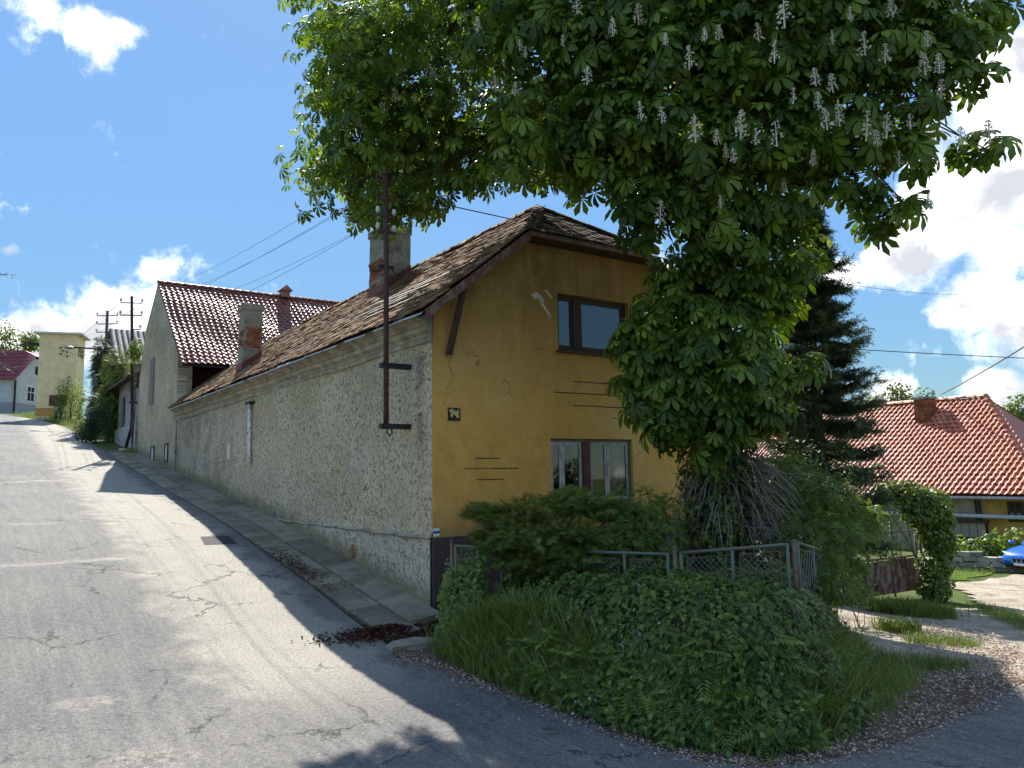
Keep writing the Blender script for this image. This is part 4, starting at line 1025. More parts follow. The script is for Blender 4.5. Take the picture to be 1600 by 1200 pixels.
MB(TM).box(-.75, .75, -.03, .02, .35, 1.35).build('door', M['red_paint'], tower)
MB(TM).box(-.8, 1.42, -.06, -.001, 1.4, 1.62).build('lintel', ty, tower)
for (a, b) in ((.0, 5.9), (.45, 6.0), (.2, 5.6), (.55, 5.5), (.05, 5.3), (.6, 5.1)):
    MB(TM).tube([(a, .0, b), (a, -.25, b)], .07, 6).build('insulator', M['black_metal'], tower)
MB(TM).beam((-1.8, -.2, 6.1), (-2.6, -.3, 6.2), .3, .25).build('cable_bracket', M['black_metal'], tower)
cw = at(21, 643, 76)
cot = thing('white_cottage', 'white cottage with dark red roof at the left edge of the street', 'house', tuple(cw))
ww = m_plain('white_render', (.55, .55, .54), .9, .1, 2, .1, dirt=(.36, .36, .36), dscale=.8)
CM = np.eye(4); CM[:3, :3] *= 1.25; CM[:3, 3] = cw
MB(CM).box(-12, 0, 0, 6.2, -2.5, 2.75).build('wall', ww, cot)
MB(CM).box(-12.03, .03, -.03, 6.23, -1.5, .75).build('plinth', m_plain('grey_plinth', (.30, .31, .33), .9, .15), cot)
MB(CM).prism([(0, 2.75), (6.2, 2.75), (4.0, 4.6), (2.2, 4.6)], -.3, -.01, 'yz').build('gable', ww, cot)
cr_ = m_plain('dark_red_roof', (.20, .035, .04), .6, .25, 3, .2)
MB(CM).add([(-12.3, -.45, 2.55), (.3, -.45, 2.55), (.3, 2.15, 4.75), (-1.4, 3.1, 5.45), (-12.3, 3.1, 5.45), (.3, 4.05, 4.75), (.3, 6.65, 2.55), (-12.3, 6.65, 2.55)],
           [(0, 1, 2, 3, 4), (2, 5, 3), (3, 5, 6, 7, 4)]).build('roof', cr_, cot)
for i in range(9): MB(CM).beam((-12.3 + .0, -.45 + i * .44, 2.58 + i * .36), (.28 - max(0, i - 6) * .5, -.45 + i * .44, 2.58 + i * .36), .03, .03).build('roof_batten', cr_, cot)
wn = MB(CM).box(-.02, .04, 1.5, 2.5, .95, 2.25).build('window', M['white_paint'], cot)
for a in (1.58, 2.04):
    MB(CM).box(.041, .05, a, a + .38, 1.03, 1.7).build('pane', M['dark_room'], wn); MB(CM).box(.041, .05, a, a + .38, 1.76, 2.17).build('pane', M['dark_room'], wn)
MB(CM).box(-.02, .04, 2.5, 2.95, 3.3, 3.95).build('attic_window', M['dark_room'], cot)
MB(CM).tube([(.1, -.12, 2.5), (.1, -.12, -.2)], .08, 6).build('downpipe', M['brown_wood'], cot)
MB(CM).tube([(.1, 5.2, 3.3), (.6, 5.6, 2.4), (.6, 5.6, -.2)], .05, 6).build('standpipe', M['white_pvc'], cot)
tk = thing('orange_trough', 'low orange wooden trough standing before the yellow tower', 'trough', tuple(at(68, 642, 58)))
TB = np.eye(4); TB[:3, :3] *= .6; TB[:3, 3] = at(68, 642, 58)
MB(TB).box(-1.05, .95, 0, .5, -.6, .28).build('box', m_wood('orange_wood', [(.42, .20, .045), (.55, .30, .08)]), tk)
MB(TB).box(-1.1, 1.0, -.05, .55, .28, .34).build('rim', m_wood('orange_wood_rim', [(.42, .20, .045), (.55, .30, .08)]), tk)

# ------------------------------------------------------------------ the red roofed house across the yard
A = at(1540, 620, 38.0); PT = .95
ndir = np.array([-V_[0] * PT, -V_[1] * PT, 1.0]); ndir /= np.linalg.norm(ndir)
def on_roof(px, py):
    d = px_dir(px, py); t_ = ((A - EYE) @ ndir) / (d @ ndir); return EYE + d * t_
Bp = on_roof(1500, 773); run = -(Bp - A) @ V_; eave_z = Bp[2]
rh = thing('red_roof_house', 'long low farmhouse with bright red tiled roof across the yard', 'house', tuple(A - V_ * run * .5 + U_ * 5 - np.array([0, 0, A[2] + 2.1])), ANG)
RM = HM.copy(); RM[:3, 3] = [A[0], A[1], 0]                 # local: x along V, y along U, z up, ridge end at the origin
LEN = 17.0; HX = run * .85
MB(RM).add([(-run, -HX, eave_z - .08), (-run, LEN, eave_z - .08), (0, LEN, A[2] - .08), (0, 0, A[2] - .08)], [(0, 3, 2, 1)]).build('front_slope', M['deck'], rh)
MB(RM).add([(-run, -HX, eave_z - .06), (run, -HX, eave_z - .06), (0, 0, A[2] - .06)], [(0, 1, 2)]).build('hip_slope', M['red_tile'], rh)
MB(RM).add([(run, -HX, eave_z), (run, LEN, eave_z), (0, LEN, A[2]), (0, 0, A[2])], [(0, 1, 2, 3)]).build('far_slope', M['red_tile'], rh)
rlen = math.hypot(run, A[2] - eave_z); eyq = (V_ * run + np.array([0, 0, A[2] - eave_z])) / rlen
tdx, tdy = .27, .305; cells = []
for j in range(int(rlen / tdy)):
    f = j * tdy / rlen; k0 = -HX * (1 - f) + .1
    k = k0
    while k < LEN: cells.append((-k, j * tdy)); k += tdx
lay_tiles(rh, pan_tile(tdx, .37, .06), np.array([A[0], A[1], 0]) - V_ * run + np.array([0, 0, eave_z]), -U_, eyq, cells, M['red_tile'], .02, .022, lambda a, b: .06 * np.sin(a * .5) * np.sin(b * .4 + .4) + .02 * np.sin(a * 1.9 + b))
Aw = np.array([A[0], A[1], A[2]])
caps(Aw + np.array([0, 0, .06]), Aw + U_ * LEN + np.array([0, 0, .06]), rh, M['red_tile'], .45, .14)
caps(Aw + np.array([0, 0, .06]), Aw - V_ * run - U_ * HX + np.array([0, 0, eave_z - A[2] + .06]), rh, M['red_tile'], .45, .14, 'hip_cap')
wx = -run + .45                                             # wall plane
def on_wall(px, py):
    q = np.array([A[0], A[1], 0]) + V_ * wx; d = px_dir(px, py); t_ = ((q - EYE) @ V_) / (d @ V_); P = EYE + d * t_
    return (P - A) @ U_, P[2]
gz_ = eave_z - 3.4
rw_grey = m_plain('grey_yard_wall', (.33, .30, .25), .95, .2, 2, .4, 25, dirt=(.22, .19, .15)); rw_och = m_plain('ochre_yard_wall', (.42, .26, .07), .95, .25, 2, .4, 25, dirt=(.27, .17, .07))
ys = on_wall(1536, 800)[0]
MB(RM).box(wx, wx + .3, ys, LEN, gz_, eave_z + .3).build('grey_wall', rw_grey, rh)
MB(RM).box(wx, wx + .3, -HX + .5, ys, gz_, eave_z + .3).build('ochre_wall', rw_och, rh)
MB(RM).tube([(-run - .02, -HX, eave_z - .12), (-run - .02, LEN, eave_z - .12)], .07, 8).build('gutter', M['zinc'], rh, True)
a = on_wall(1528, 806)[1]
MB(RM).tube([(wx - .15, -HX, a), (wx - .15, LEN, a)], .09, 8).build('heating_pipe', m_plain('pale_lagging', (.45, .48, .50), .6), rh, True)
for px in (1525, 1531):
    yy, z0 = on_wall(px, 781); MB(RM).tube([(wx - .1, yy, z0), (wx - .1, yy - .05, on_wall(px, 812)[1])], .05, 6).build('downpipe', M['black_metal'], rh)
ya, za = on_wall(1486, 815); yb, zb = on_wall(1545, 840)
y = yb
while y < ya:
    MB(RM).box(wx - .3, wx - .22, y, y + .3, zb, za).build('shed_board', M['grey_wood'], rh); y += .33
MB(RM).box(wx - .36, wx - .05, yb - .1, ya, za, za + .12).build('shed_lintel', M['brown_wood'], rh)
MB(RM).box(wx - .21, wx - .002, yb, ya, zb - .5, za).build('shed_back', M['dark_room'], rh)
yw, zw = on_wall(1574, 784); yv, zv = on_wall(1602, 816)
wn = MB(RM).box(wx - .06, wx - .002, yv, yw, zv, zw).build('window', M['brown_wood'], rh)
for i in range(2):
    for k in range(2):
        y0 = yv + .12 + i * (yw - yv - .1) / 2; z0 = zv + .12 + k * (zw - zv - .1) / 2
        MB(RM).box(wx - .075, wx - .061, y0, y0 + (yw - yv) / 2 - .18, z0, z0 + (zw - zv) / 2 - .16).build('pane', M['curtain'] if k == 0 else M['dark_room'], wn)
cb = on_roof(1430, 662); cl = (cb - A) @ U_; cv = (cb - A) @ V_
ch = MB(RM).box(cv, cv + .75, cl - .75, cl, cb[2] - .6, A[2] + .05).build('chimney', m_plain('dark_mortar', (.12, .09, .075), .95), rh)
z = cb[2] - .3; row = 0
while z < A[2]:
    for i in range(3):
        MB(RM).box(cv - .025, cv + .02, cl - .75 + i * .25 + .01, cl - .75 + i * .25 + .235, z, z + .08).build('brick', M['brick'], ch)
        MB(RM).box(cv + .02 + i * .25, cv + .24 + i * .25, cl - .775, cl - .751, z, z + .08).build('brick', M['brick'], ch)
    z += .1; row += 1
MB(RM).box(cv - .06, cv + .8, cl - .81, cl + .06, A[2] + .05, A[2] + .17).build('chimney_cap', M['chimney'], ch)
wire(at(1680, 490, 22), A + U_ * 2.2 + np.array([0, 0, .3]), .1, .03, 'thick pale cable running down to the red roof ridge', 'galv')
# low garden wall before it, stone by stone
lw = thing('stone_garden_wall', 'low crumbling stone garden wall below the climbing leaves', 'wall', tuple(gnd(1530, 888)))
l0, l1 = gnd(1478, 886), gnd(1640, 893)
d = (l1 - l0); L = np.linalg.norm(d[:2]); d = d / L; nrm = np.array([d[1], -d[0], 0])
st = m_tiles('garden_stone', [(.1, (.16, .15, .13)), (.5, (.27, .26, .235)), (.9, (.40, .39, .36))], None, 0, .95, .6, .1)
for row in range(4):
    k = random.uniform(-.2, 0)
    while k < L:
        ln = random.uniform(.35, .8); h0 = -.1 + row * .19 + random.uniform(-.02, .02)
        if row == 3 and random.random() < .35: k += ln; continue
        a = l0 + d * (k + .015); b = l0 + d * (k + ln - .015)
        m = MB(); dep = random.uniform(.0, .06)
        V = []
        for q in (a, b):
            for (o_, zz_) in ((-dep, h0), (-dep, h0 + .17), (-.4, h0 + .17), (-.4, h0)): V.append(q + nrm * -o_ * 1.0 + np.array([0, 0, zz_]) + rng.normal(0, .012, 3))
        m.add(V, [(0, 1, 2, 3), (7, 6, 5, 4), (0, 4, 5, 1), (1, 5, 6, 2), (2, 6, 7, 3), (3, 7, 4, 0)]).build('stone', st, lw); k += ln

# ------------------------------------------------------------------ parked car, nose into the picture
def car():
    nose = gnd(1592, 901); hd = R(205)                       # heading of the car
    fx = np.array([math.cos(hd), math.sin(hd), 0]); fy = np.array([-fx[1], fx[0], 0])
    org = nose - fx * 2.05 + fy * -.45 + np.array([.75, .2, 0]); org[2] = G(org[0], org[1]) - .01
    root = thing('parked_car', 'bright blue car parked in the yard with only its nose in view', 'car', tuple(org), hd)
    K = np.eye(4); K[:3, 0] = fx; K[:3, 1] = fy; K[:3, 3] = org
    paint = m_plain('blue_car_paint', (.012, .12, .50), .22, .05, 3, 0, spec=.6); blk = m_plain('black_plastic', (.012, .012, .014), .45, .1, 5, 0)
    # loft of the body: station x, half width, lower z, shoulder z, top z
    stn = [(-2.05, .70, .35, .72, .78), (-1.95, .82, .25, .80, .95), (-1.5, .88, .20, .86, 1.05), (-.9, .89, .19, .88, 1.02), (.0, .89, .19, .88, .98), (.8, .89, .19, .86, .96), (1.35, .88, .20, .80, .90), (1.75, .84, .22, .72, .80), (1.98, .74, .26, .62, .68), (2.08, .60, .32, .52, .56)]
    V, Fc = [], []
    for (x, hw_, z0, zs, zt_) in stn:
        ring = [(-hw_ * .94, z0), (-hw_, z0 + .12), (-hw_, zs - .1), (-hw_ * .93, zs), (-hw_ * .6, zt_ - .015), (0, zt_), (hw_ * .6, zt_ - .015), (hw_ * .93, zs), (hw_, zs - .1), (hw_, z0 + .12), (hw_ * .94, z0)]
        V += [(x, y, z) for y, z in ring]
    n = 11
    for i in range(len(stn) - 1):
        for j in range(n): Fc.append((i * n + j, i * n + (j + 1) % n, (i + 1) * n + (j + 1) % n, (i + 1) * n + j))
    Fc += [tuple(range(n))[::-1], tuple(range((len(stn) - 1) * n, len(stn) * n))]
    b = MB(K).add(V, Fc).build('body', paint, root, True)
    # cabin
    V = [(-1.7, -.72, .98), (-1.7, .72, .98), (-1.3, -.6, 1.42), (-1.3, .6, 1.42), (-.1, -.6, 1.47), (-.1, .6, 1.47), (.85, -.74, .95), (.85, .74, .95)]
    MB(K).add(V, [(0, 2, 3, 1), (2, 4, 5, 3), (4, 6, 7, 5), (0, 6, 4, 2), (1, 3, 5, 7)]).build('cabin', paint, root)
    MB(K).add([(.0, -.56, 1.43), (.0, .56, 1.43), (.82, .68, .985), (.82, -.68, .985)], [(0, 3, 2, 1)]).build('windscreen', M['glass'], root)
    for sd in (-1, 1): MB(K).add([(-1.25, sd * .63, 1.36), (-.12, sd * .63, 1.4), (.62, sd * .735, 1.0), (-1.5, sd * .725, 1.0)], [(0, 1, 2, 3)]).build('side_window', blk, root)
    MB(K).add([(2.06, -.40, .34), (2.06, .40, .34), (2.10, .36, .52), (2.10, -.36, .52), (2.0, -.42, .34), (2.0, .42, .34), (2.0, .38, .53), (2.0, -.38, .53)], [(0, 1, 2, 3), (0, 4, 5, 1), (3, 2, 6, 7), (0, 3, 7, 4), (1, 5, 6, 2)]).build('grille', blk, root)
    for k in range(5): MB(K).box(2.085, 2.115, -.34 + k * .16, -.31 + k * .16, .37, .5).build('grille_bar', M['zinc'], root)
    MB(K).box(2.07, 2.125, -.26, .26, .29, .37).build('number_plate', M['white_paint'], root)
    MB(K).box(1.9, 2.06, -.62, .62, .2, .27).build('lower_lip', blk, root)
    for sd in (-1, 1):
        MB(K).add([(1.99, sd * .46, .57), (2.03, sd * .5, .64), (1.80, sd * .86, .72), (1.72, sd * .87, .64), (1.93, sd * .55, .70)], [(0, 1, 4), (0, 4, 2, 3), (1, 4, 2)]).build('headlight', m_plain('lamp_glass', (.75, .78, .8), .15, .1, 5, 0, spec=.8), root)
        MB(K).ball((1.0, sd * 1.0, .98), .1, 8, 6, .7).build('mirror', paint, root, True)
        for x in (-1.3, 1.3):
            wh = MB(K).tube([(x, sd * .70, .32), (x, sd * .90, .32)], .32, 20).build('wheel', m_plain('tyre', (.02, .02, .021), .85, .1, 5, 0), root, True)
            MB(K).tube([(x, sd * .89, .32), (x, sd * .915, .32)], .2, 12).build('rim', M['zinc'], wh)
car()

# ------------------------------------------------------------------ garden bank
bank_front = [(-1.15, 11.9), (-1.05, 11.3), (-.5, 10.1), (-.02, 9.5), (.65, 8.65), (1.2, 7.95), (1.66, 7.5), (2.15, 7.35), (2.72, 7.5), (3.2, 7.9), (3.55, 8.5), (4.2, 10.0), (4.9, 12.3), (5.5, 14.8), (5.9, 17)]
bank_poly = bank_front + [(6.2, 19), (6.0, 21.5), (3, 18), (-1.0, 13.2)]
def Bn(x, y):
    x = np.asarray(x, float); y = np.asarray(y, float)
    g0 = Gn(x, y); ins = in_poly(x, y, bank_poly); d = poly_dist(x, y, bank_front)
    lo_, hi = -.32, .04
    pl_ = lo_ + (hi - lo_) * smooth((x + 1.2) / 3.0)
    pl_ = pl_ - .5 * smooth((y - 12.5) / 4.0) * smooth((x - 3.5) / 2.0)
    return np.where(ins, g0 + (pl_ - g0) * smooth(d / .75), g0 - .08)
bx = np.arange(-1.8, 9.2, .14); by = np.arange(6.9, 22.2, .14); X, Y = np.meshgrid(bx, by); nx, ny = len(bx), len(by)
V = np.column_stack([X.ravel(), Y.ravel(), Bn(X.ravel(), Y.ravel())])
ins = in_poly(X.ravel(), Y.ravel(), bank_poly) | (poly_dist(X.ravel(), Y.ravel(), bank_front) < .25)
Fc = [(j * nx + i, j * nx + i + 1, (j + 1) * nx + i + 1, (j + 1) * nx + i) for j in range(ny - 1) for i in range(nx - 1) if ins[j * nx + i] and ins[j * nx + i + 1] and ins[(j + 1) * nx + i]]
mesh_obj('garden_bank', V, Fc, M['earth'], None, True, kind='structure')
verge_in = [(-1.0, 11.2), (-.3, 10.4), (.35, 9.5), (1.0, 8.6), (1.7, 8.1), (2.6, 8.1), (3.2, 8.6), (3.9, 9.8), (4.6, 10.6), (6.1, 9.9)]
sheet('verge', [(-1.75, 10.9)] + [(x - .0, y - .12) for x, y in verge[1:]] + verge_in[::-1] + [(-1.35, 11.3)], .006, M['earth'], .22)

# ------------------------------------------------------------------ leaf templates (triangles)
def palmate(nl=7, simple=False):
    V, Fc = [], []
    angs = np.linspace(-132, 132, nl); 
    for a in angs:
        L = 1.0 - .42 * (abs(a) / 132) ** 1.5; wd = .21 * L; r = R(a); cx, sx = math.sin(r), math.cos(r)
        rows = [(.04, .012, .0), (.45, .62 * wd, -.10), (.74, wd, -.27), (1.0, .0, -.50)]
        b = len(V)
        def P(u_, v_, z_): return (u_ * cx + v_ * sx, u_ * sx - v_ * cx, z_)
        if simple:
            V += [P(.04 * L, 0, 0), P(.5 * L, .68 * wd, -.11 * L), P(.5 * L, -.68 * wd, -.11 * L), P(.76 * L, wd, -.28 * L), P(.76 * L, -wd, -.28 * L), P(L, 0, -.5 * L)]
            Fc += [(b, b + 1, b + 2), (b + 1, b + 3, b + 4), (b + 1, b + 4, b + 2), (b + 3, b + 5, b + 4)]
        else:
            V += [P(.03 * L, 0, 0)]
            for (u_, v_, z_) in rows[1:3]: V += [P(u_ * L, v_, z_ * L + .035), P(u_ * L, 0, z_ * L), P(u_ * L, -v_, z_ * L + .035)]
            V += [P(L, 0, -.5 * L)]
            Fc += [(b, b + 1, b + 2), (b, b + 2, b + 3), (b + 1, b + 4, b + 5), (b + 1, b + 5, b + 2), (b + 2, b + 5, b + 6), (b + 2, b + 6, b + 3), (b + 4, b + 7, b + 5), (b + 5, b + 7, b + 6)]
    return np.array(V), np.array(Fc)
PAL, PALS = palmate(7), palmate(7, True)
IVY = (np.array([(0, 0, 0), (-.5, .15, -.05), (-.32, .5, 0), (0, 1.0, -.1), (.32, .5, 0), (.5, .15, -.05), (0, .35, .06)]), np.array([(0, 6, 1), (1, 6, 2), (2, 6, 3), (3, 6, 4), (4, 6, 5), (5, 6, 0)]))
LEAF = (np.array([(0, 0, 0), (-.26, .42, .05), (0, .45, -.02), (.26, .42, .05), (0, 1, -.12)]), np.array([(0, 2, 1), (0, 3, 2), (1, 2, 4), (2, 3, 4)]))
def pinnate():
    V, Fc = [], []
    for i in range(5):
        y = .15 + i * .17; L = .42 - .05 * i
        for sd in (-1, 1):
            b = len(V); V += [(0, y, -.15 * y * y), (sd * L * .5, y + .02, -.02 - .15 * y * y), (sd * L, y + .22, -.10 - .15 * y * y), (sd * L * .45, y + .2, -.15 * y * y)]
            Fc += [(b, b + 1, b + 2), (b, b + 2, b + 3)] if sd > 0 else [(b, b + 2, b + 1), (b, b + 3, b + 2)]
    b = len(V); V += [(0, .9, -.13), (-.13, 1.1, -.18), (0, 1.35, -.3), (.13, 1.1, -.18)]; Fc += [(b, b + 3, b + 2), (b, b + 2, b + 1)]
    b = len(V); V += [(-.012, 0, 0), (.012, 0, 0), (0, .95, -.14)]; Fc += [(b, b + 1, b + 2)]
    return np.array(V), np.array(Fc)
PIN = pinnate()
def blade():
    V = [(-.022, 0, 0), (.022, 0, 0), (-.020, .10, .42), (.020, .10, .42), (-.013, .30, .78), (.013, .30, .78), (0, .60, .98)]
    return np.array(V), np.array([(0, 1, 3), (0, 3, 2), (2, 3, 5), (2, 5, 4), (4, 5, 6)])
BLADE = blade()
def sprig(nn=9, wd=.035, ln=.42, fl=.35):
    """feathery conifer sprig: a rachis with narrow needles both sides"""
    V, Fc = [(-.012, 0, 0), (.012, 0, 0), (0, 1, -.05)], [(0, 1, 2)]
    for i in range(nn):
        y = .06 + .9 * i / nn; l = ln * (1 - .6 * i / nn)
        for sd in (-1, 1):
            b = len(V); V += [(0, y - wd, 0), (0, y + wd, .0), (sd * l, y + l * .8, random.uniform(-fl, fl) * l)]; Fc.append((b, b + 1, b + 2))
    return np.array(V), np.array(Fc)
SPR = sprig(); SPRN = sprig(9, .04, .34, 1.0)

def ell_points(n, c, r, shell=.55):
    d = rand_dirs(n); k = (shell ** 3 + (1 - shell ** 3) * rng.random(n)) ** (1 / 3)
    return np.asarray(c) + d * k[:, None] * np.asarray(r), d
def blob_leaves(blobs, per, tmpl, size, mat, name, root, up=.55, jit=.45, down=True, shell=.5, kind='stuff'):
    """blobs: (centre, radii); leaves sit in the outer layer of each, facing outward and up, tips hanging"""
    P, N, S = [], [], []
    for (c, r) in blobs:
        r = np.broadcast_to(np.asarray(r, float), (3,)); n = max(8, int(per * (r[0] * r[1] * r[2]) ** (2 / 3)))
        p, d = ell_points(n, c, r, shell); P.append(p); nn = d * .7 + np.array([0, 0, up]) + rng.normal(0, jit, (n, 3)); N.append(nn)
        S.append(d)
    P, N, D = np.concatenate(P), np.concatenate(N), np.concatenate(S)
    tow = D * .8 + np.array([0, 0, -.7 if down else .2])
    rot = frames(N, tow, .35)
    sc_ = size * rng.uniform(.7, 1.25, len(P))
    return tri_scatter(name, tmpl, P, rot, sc_, mat, root, kind)
def limbs(root, start, blobs, mat, r0=.05, name='branches', seg=6, jit=.12):
    m = MB(); start = np.asarray(start, float)
    for (c, r) in blobs:
        c = np.asarray(c, float); pts = []
        for k in np.linspace(0, 1, seg): pts.append(start + (c - start) * k + np.array([0, 0, .25 * np.linalg.norm(c - start) * k * (1 - k)]) + (rng.normal(0, jit, 3) * (k > 0)))
        m.tube(pts, [r0 * (1 - .8 * k) for k in np.linspace(0, 1, seg)], 5)
    return m.build(name, mat, root, True, kind='stuff')
def bb(px, py, Y, rpx, ry=None):
    c = at(px, py, Y); r = rpx / F_PX * Y; return (c, (r, ry if ry is not None else r, r))

# ------------------------------------------------------------------ the horse chestnut
TX = at(1130, 850, 12.9); TX[2] = -.1
tree = thing('chestnut_tree', 'huge flowering horse chestnut with ivy covered trunk in front of the ochre gable', 'tree', tuple(TX))
tp = [TX + np.array([0, 0, -.3]), TX + np.array([.03, 0, .9]), TX + np.array([.02, -.02, 2.2]), TX + np.array([-.04, -.05, 3.8]), TX + np.array([.0, 0, 5.4]), TX + np.array([-.1, .1, 7.2]), TX + np.array([-.2, .1, 9.4])]
MB().tube(tp, [.52, .40, .36, .34, .33, .24, .12], 14).build('trunk', M['bark'], tree, True)
cl = [(540, 30, 12.6, 62), (545, 125, 12.6, 58), (535, 215, 12.5, 36), (560, 285, 12.3, 34), (610, 320, 12.1, 34), (675, 312, 12.1, 38), (630, 235, 12.4, 74), (630, 120, 12.7, 92), (640, 20, 12.8, 95),
      (745, 30, 12.6, 105), (735, 150, 12.5, 92), (735, 250, 12.1, 48), (790, 262, 11.9, 38), (850, 40, 12.1, 108), (850, 165, 12, 84), (900, 225, 11.8, 48), (950, 60, 11.6, 105), (960, 190, 11.4, 88), (1010, 275, 11.6, 70), (1000, 345, 11.9, 42),
      (1060, 90, 11.0, 110), (1085, 225, 11.1, 98), (1180, 60, 10.9, 120), (1195, 190, 10.9, 100), (1130, 330, 11.6, 95), (1215, 300, 11.6, 78), (1300, 60, 10.9, 112), (1305, 180, 10.9, 92), (1330, 275, 11.2, 58), (1375, 338, 11.2, 30),
      (1400, 50, 10.9, 100), (1415, 160, 10.9, 78), (1420, 245, 11.0, 38), (1420, 325, 11.0, 22), (1490, 50, 10.9, 76), (1480, 130, 10.9, 38), (1515, 222, 10.8, 13), (1545, 235, 10.7, 12), (1560, 15, 10.9, 26), (1530, 120, 10.8, 12), (1265, 390, 13.0, 30)]
low = [(1110, 430, 12.3, 96), (1100, 520, 12.3, 112), (1060, 590, 12.2, 78), (1120, 610, 12.2, 98), (1165, 500, 12.4, 84), (1185, 600, 12.4, 66), (1010, 555, 12.3, 42), (1035, 655, 12.2, 46), (1010, 625, 12.2, 48), (1110, 655, 12.1, 56), (1190, 640, 12.3, 44), (1180, 420, 12.4, 62), (972, 520, 12.5, 24), (962, 600, 12.5, 18), (1045, 440, 12.3, 50), (1000, 480, 12.4, 28)]
front = []
for (x, y, Y, r) in cl:
    if x < 790: Y = Y + 2.2          # the street side of the crown hangs farther back, over the roof
    front.append(bb(x, y, Y, r, ry=max(.5, r / F_PX * Y * (.8 if x > 790 else 1.15))))
front += [bb(x, y, Y, r, ry=1.0) for (x, y, Y, r) in ((525, 255, 17.0, 42), (530, 150, 17.4, 48), (535, 60, 17.4, 48), (600, 290, 16.6, 40), (640, 200, 17.2, 60), (590, 90, 17.4, 70), (700, 240, 16.8, 50))]
for _ in range(95):
    (c, r) = front[int(rng.integers(0, len(front)))]
    if c[0] > 4.9 or r[0] < .36: continue
    dd = rand_dirs(1)[0] * np.array([1, .6, 1]); dd[2] = -abs(dd[2]) * .8 if rng.random() < .6 else dd[2]
    k = rng.uniform(.18, .34); front.append((np.asarray(c) + dd * np.asarray(r) * 1.08, (k * 1.3, k, k)))
low = [(x + (1110 - x) * .06, y, Y, r * .9) for (x, y, Y, r) in low]
lowb = [bb(*b, ry=max(.45, b[3] / F_PX * b[2] * .75)) for b in low]
for _ in range(40):
    (c, r) = lowb[int(rng.integers(0, len(lowb)))]; dd = rand_dirs(1)[0]; dd[1] = -abs(dd[1]); dd[0] = dd[0] if dd[0] > -.3 else .2; k = rng.uniform(.15, .28); lowb.append((np.asarray(c) + dd * np.asarray(r) * 1.05, (k * 1.3, k, k)))
back = [((x, y, z), (1.5, 1.3, 1.2)) for (x, y, z) in [(-2.4, 13.9, 8.6), (-.6, 14.2, 8.2), (1.2, 14.2, 8.0), (3.0, 14.4, 8.2), (4.8, 13.6, 8.6), (2.0, 12.8, 9.8), (-1.0, 12.8, 9.9), (4.4, 12.2, 9.9), (6.0, 11.8, 9.3), (.3, 13.5, 11.0), (2.6, 13.3, 11.6), (4.6, 12.8, 11.2), (-3.3, 15.4, 7.9), (-3.3, 16.2, 9.3), (-2.6, 15.2, 7.7), (-2.0, 15.4, 8.9), (-.9, 15.6, 8.9), (.6, 15.7, 8.9), (2.0, 15.5, 9.0), (-2.9, 14.2, 9.8), (1.4, 13.2, 12.6), (-2.6, 12.7, 9.9), (3.4, 13.2, 12.4), (2.6, 11.4, 8.9), (4.6, 11.2, 8.6)]]
def chestnut(blobs, per, size, ry=.6):
    P, N, D, S = [], [], [], []
    for (c, r) in blobs:
        r = np.asarray(r); n = max(10, int(per * (.62 if c[0] < -.2 else 1) * (r[0] * r[1] * r[2]) ** (2 / 3))); p, d = ell_points(n, c, r, .45)
        sz = size * (0.8 if c[0] < 0 else 1.0) * rng.uniform(.5, 1.25, n)
        P.append(p); D.append(d); N.append(d * .75 + np.array([0, 0, .75]) + rng.normal(0, .32, (n, 3))); S.append(sz)
    P, N, D, S = map(np.concatenate, (P, N, D, S))
    rot = frames(N, D * .7 + np.array([0, 0, -.8]), .3)
    return P, rot, S, D
Pf, Rf, Sf, Df = chestnut(front + lowb, 245, .265)
Pb, Rb, Sb, Db = chestnut(back, 150, .27)
q = Pf - EYE; dep = q @ _F; ppx = 800 + F_PX * (q @ CR) / dep; ppy = 600 - F_PX * (q @ CU) / dep
facing = -(Df * (q / np.linalg.norm(q, axis=1, keepdims=True))).sum(1)
score = Sf / dep + .006 * (facing > .35) - 10 * ((ppx < 10) | (ppx > 1590) | (ppy < 5))
big_i = np.argsort(-score)[:300]; rest = np.setdiff1d(np.arange(len(Pf)), big_i)
me = bpy.data.meshes.new('leaf'); me.from_pydata([tuple(v) for v in PAL[0]], [], [tuple(f) for f in PAL[1]]); me.materials.append(M['chestnut'])
inv = ROOT[tree.name].inverted()
for i in big_i:
    o = link('leaf', me, tree); mx4 = Matrix((Rf[i] * Sf[i]).tolist()).to_4x4(); mx4.translation = Vector(Pf[i]); o.matrix_basis = inv @ mx4
tri_scatter('foliage', PALS, np.concatenate([Pf[rest], Pb]), np.concatenate([Rf[rest], Rb]), np.concatenate([Sf[rest], Sb]), M['chestnut'], tree)
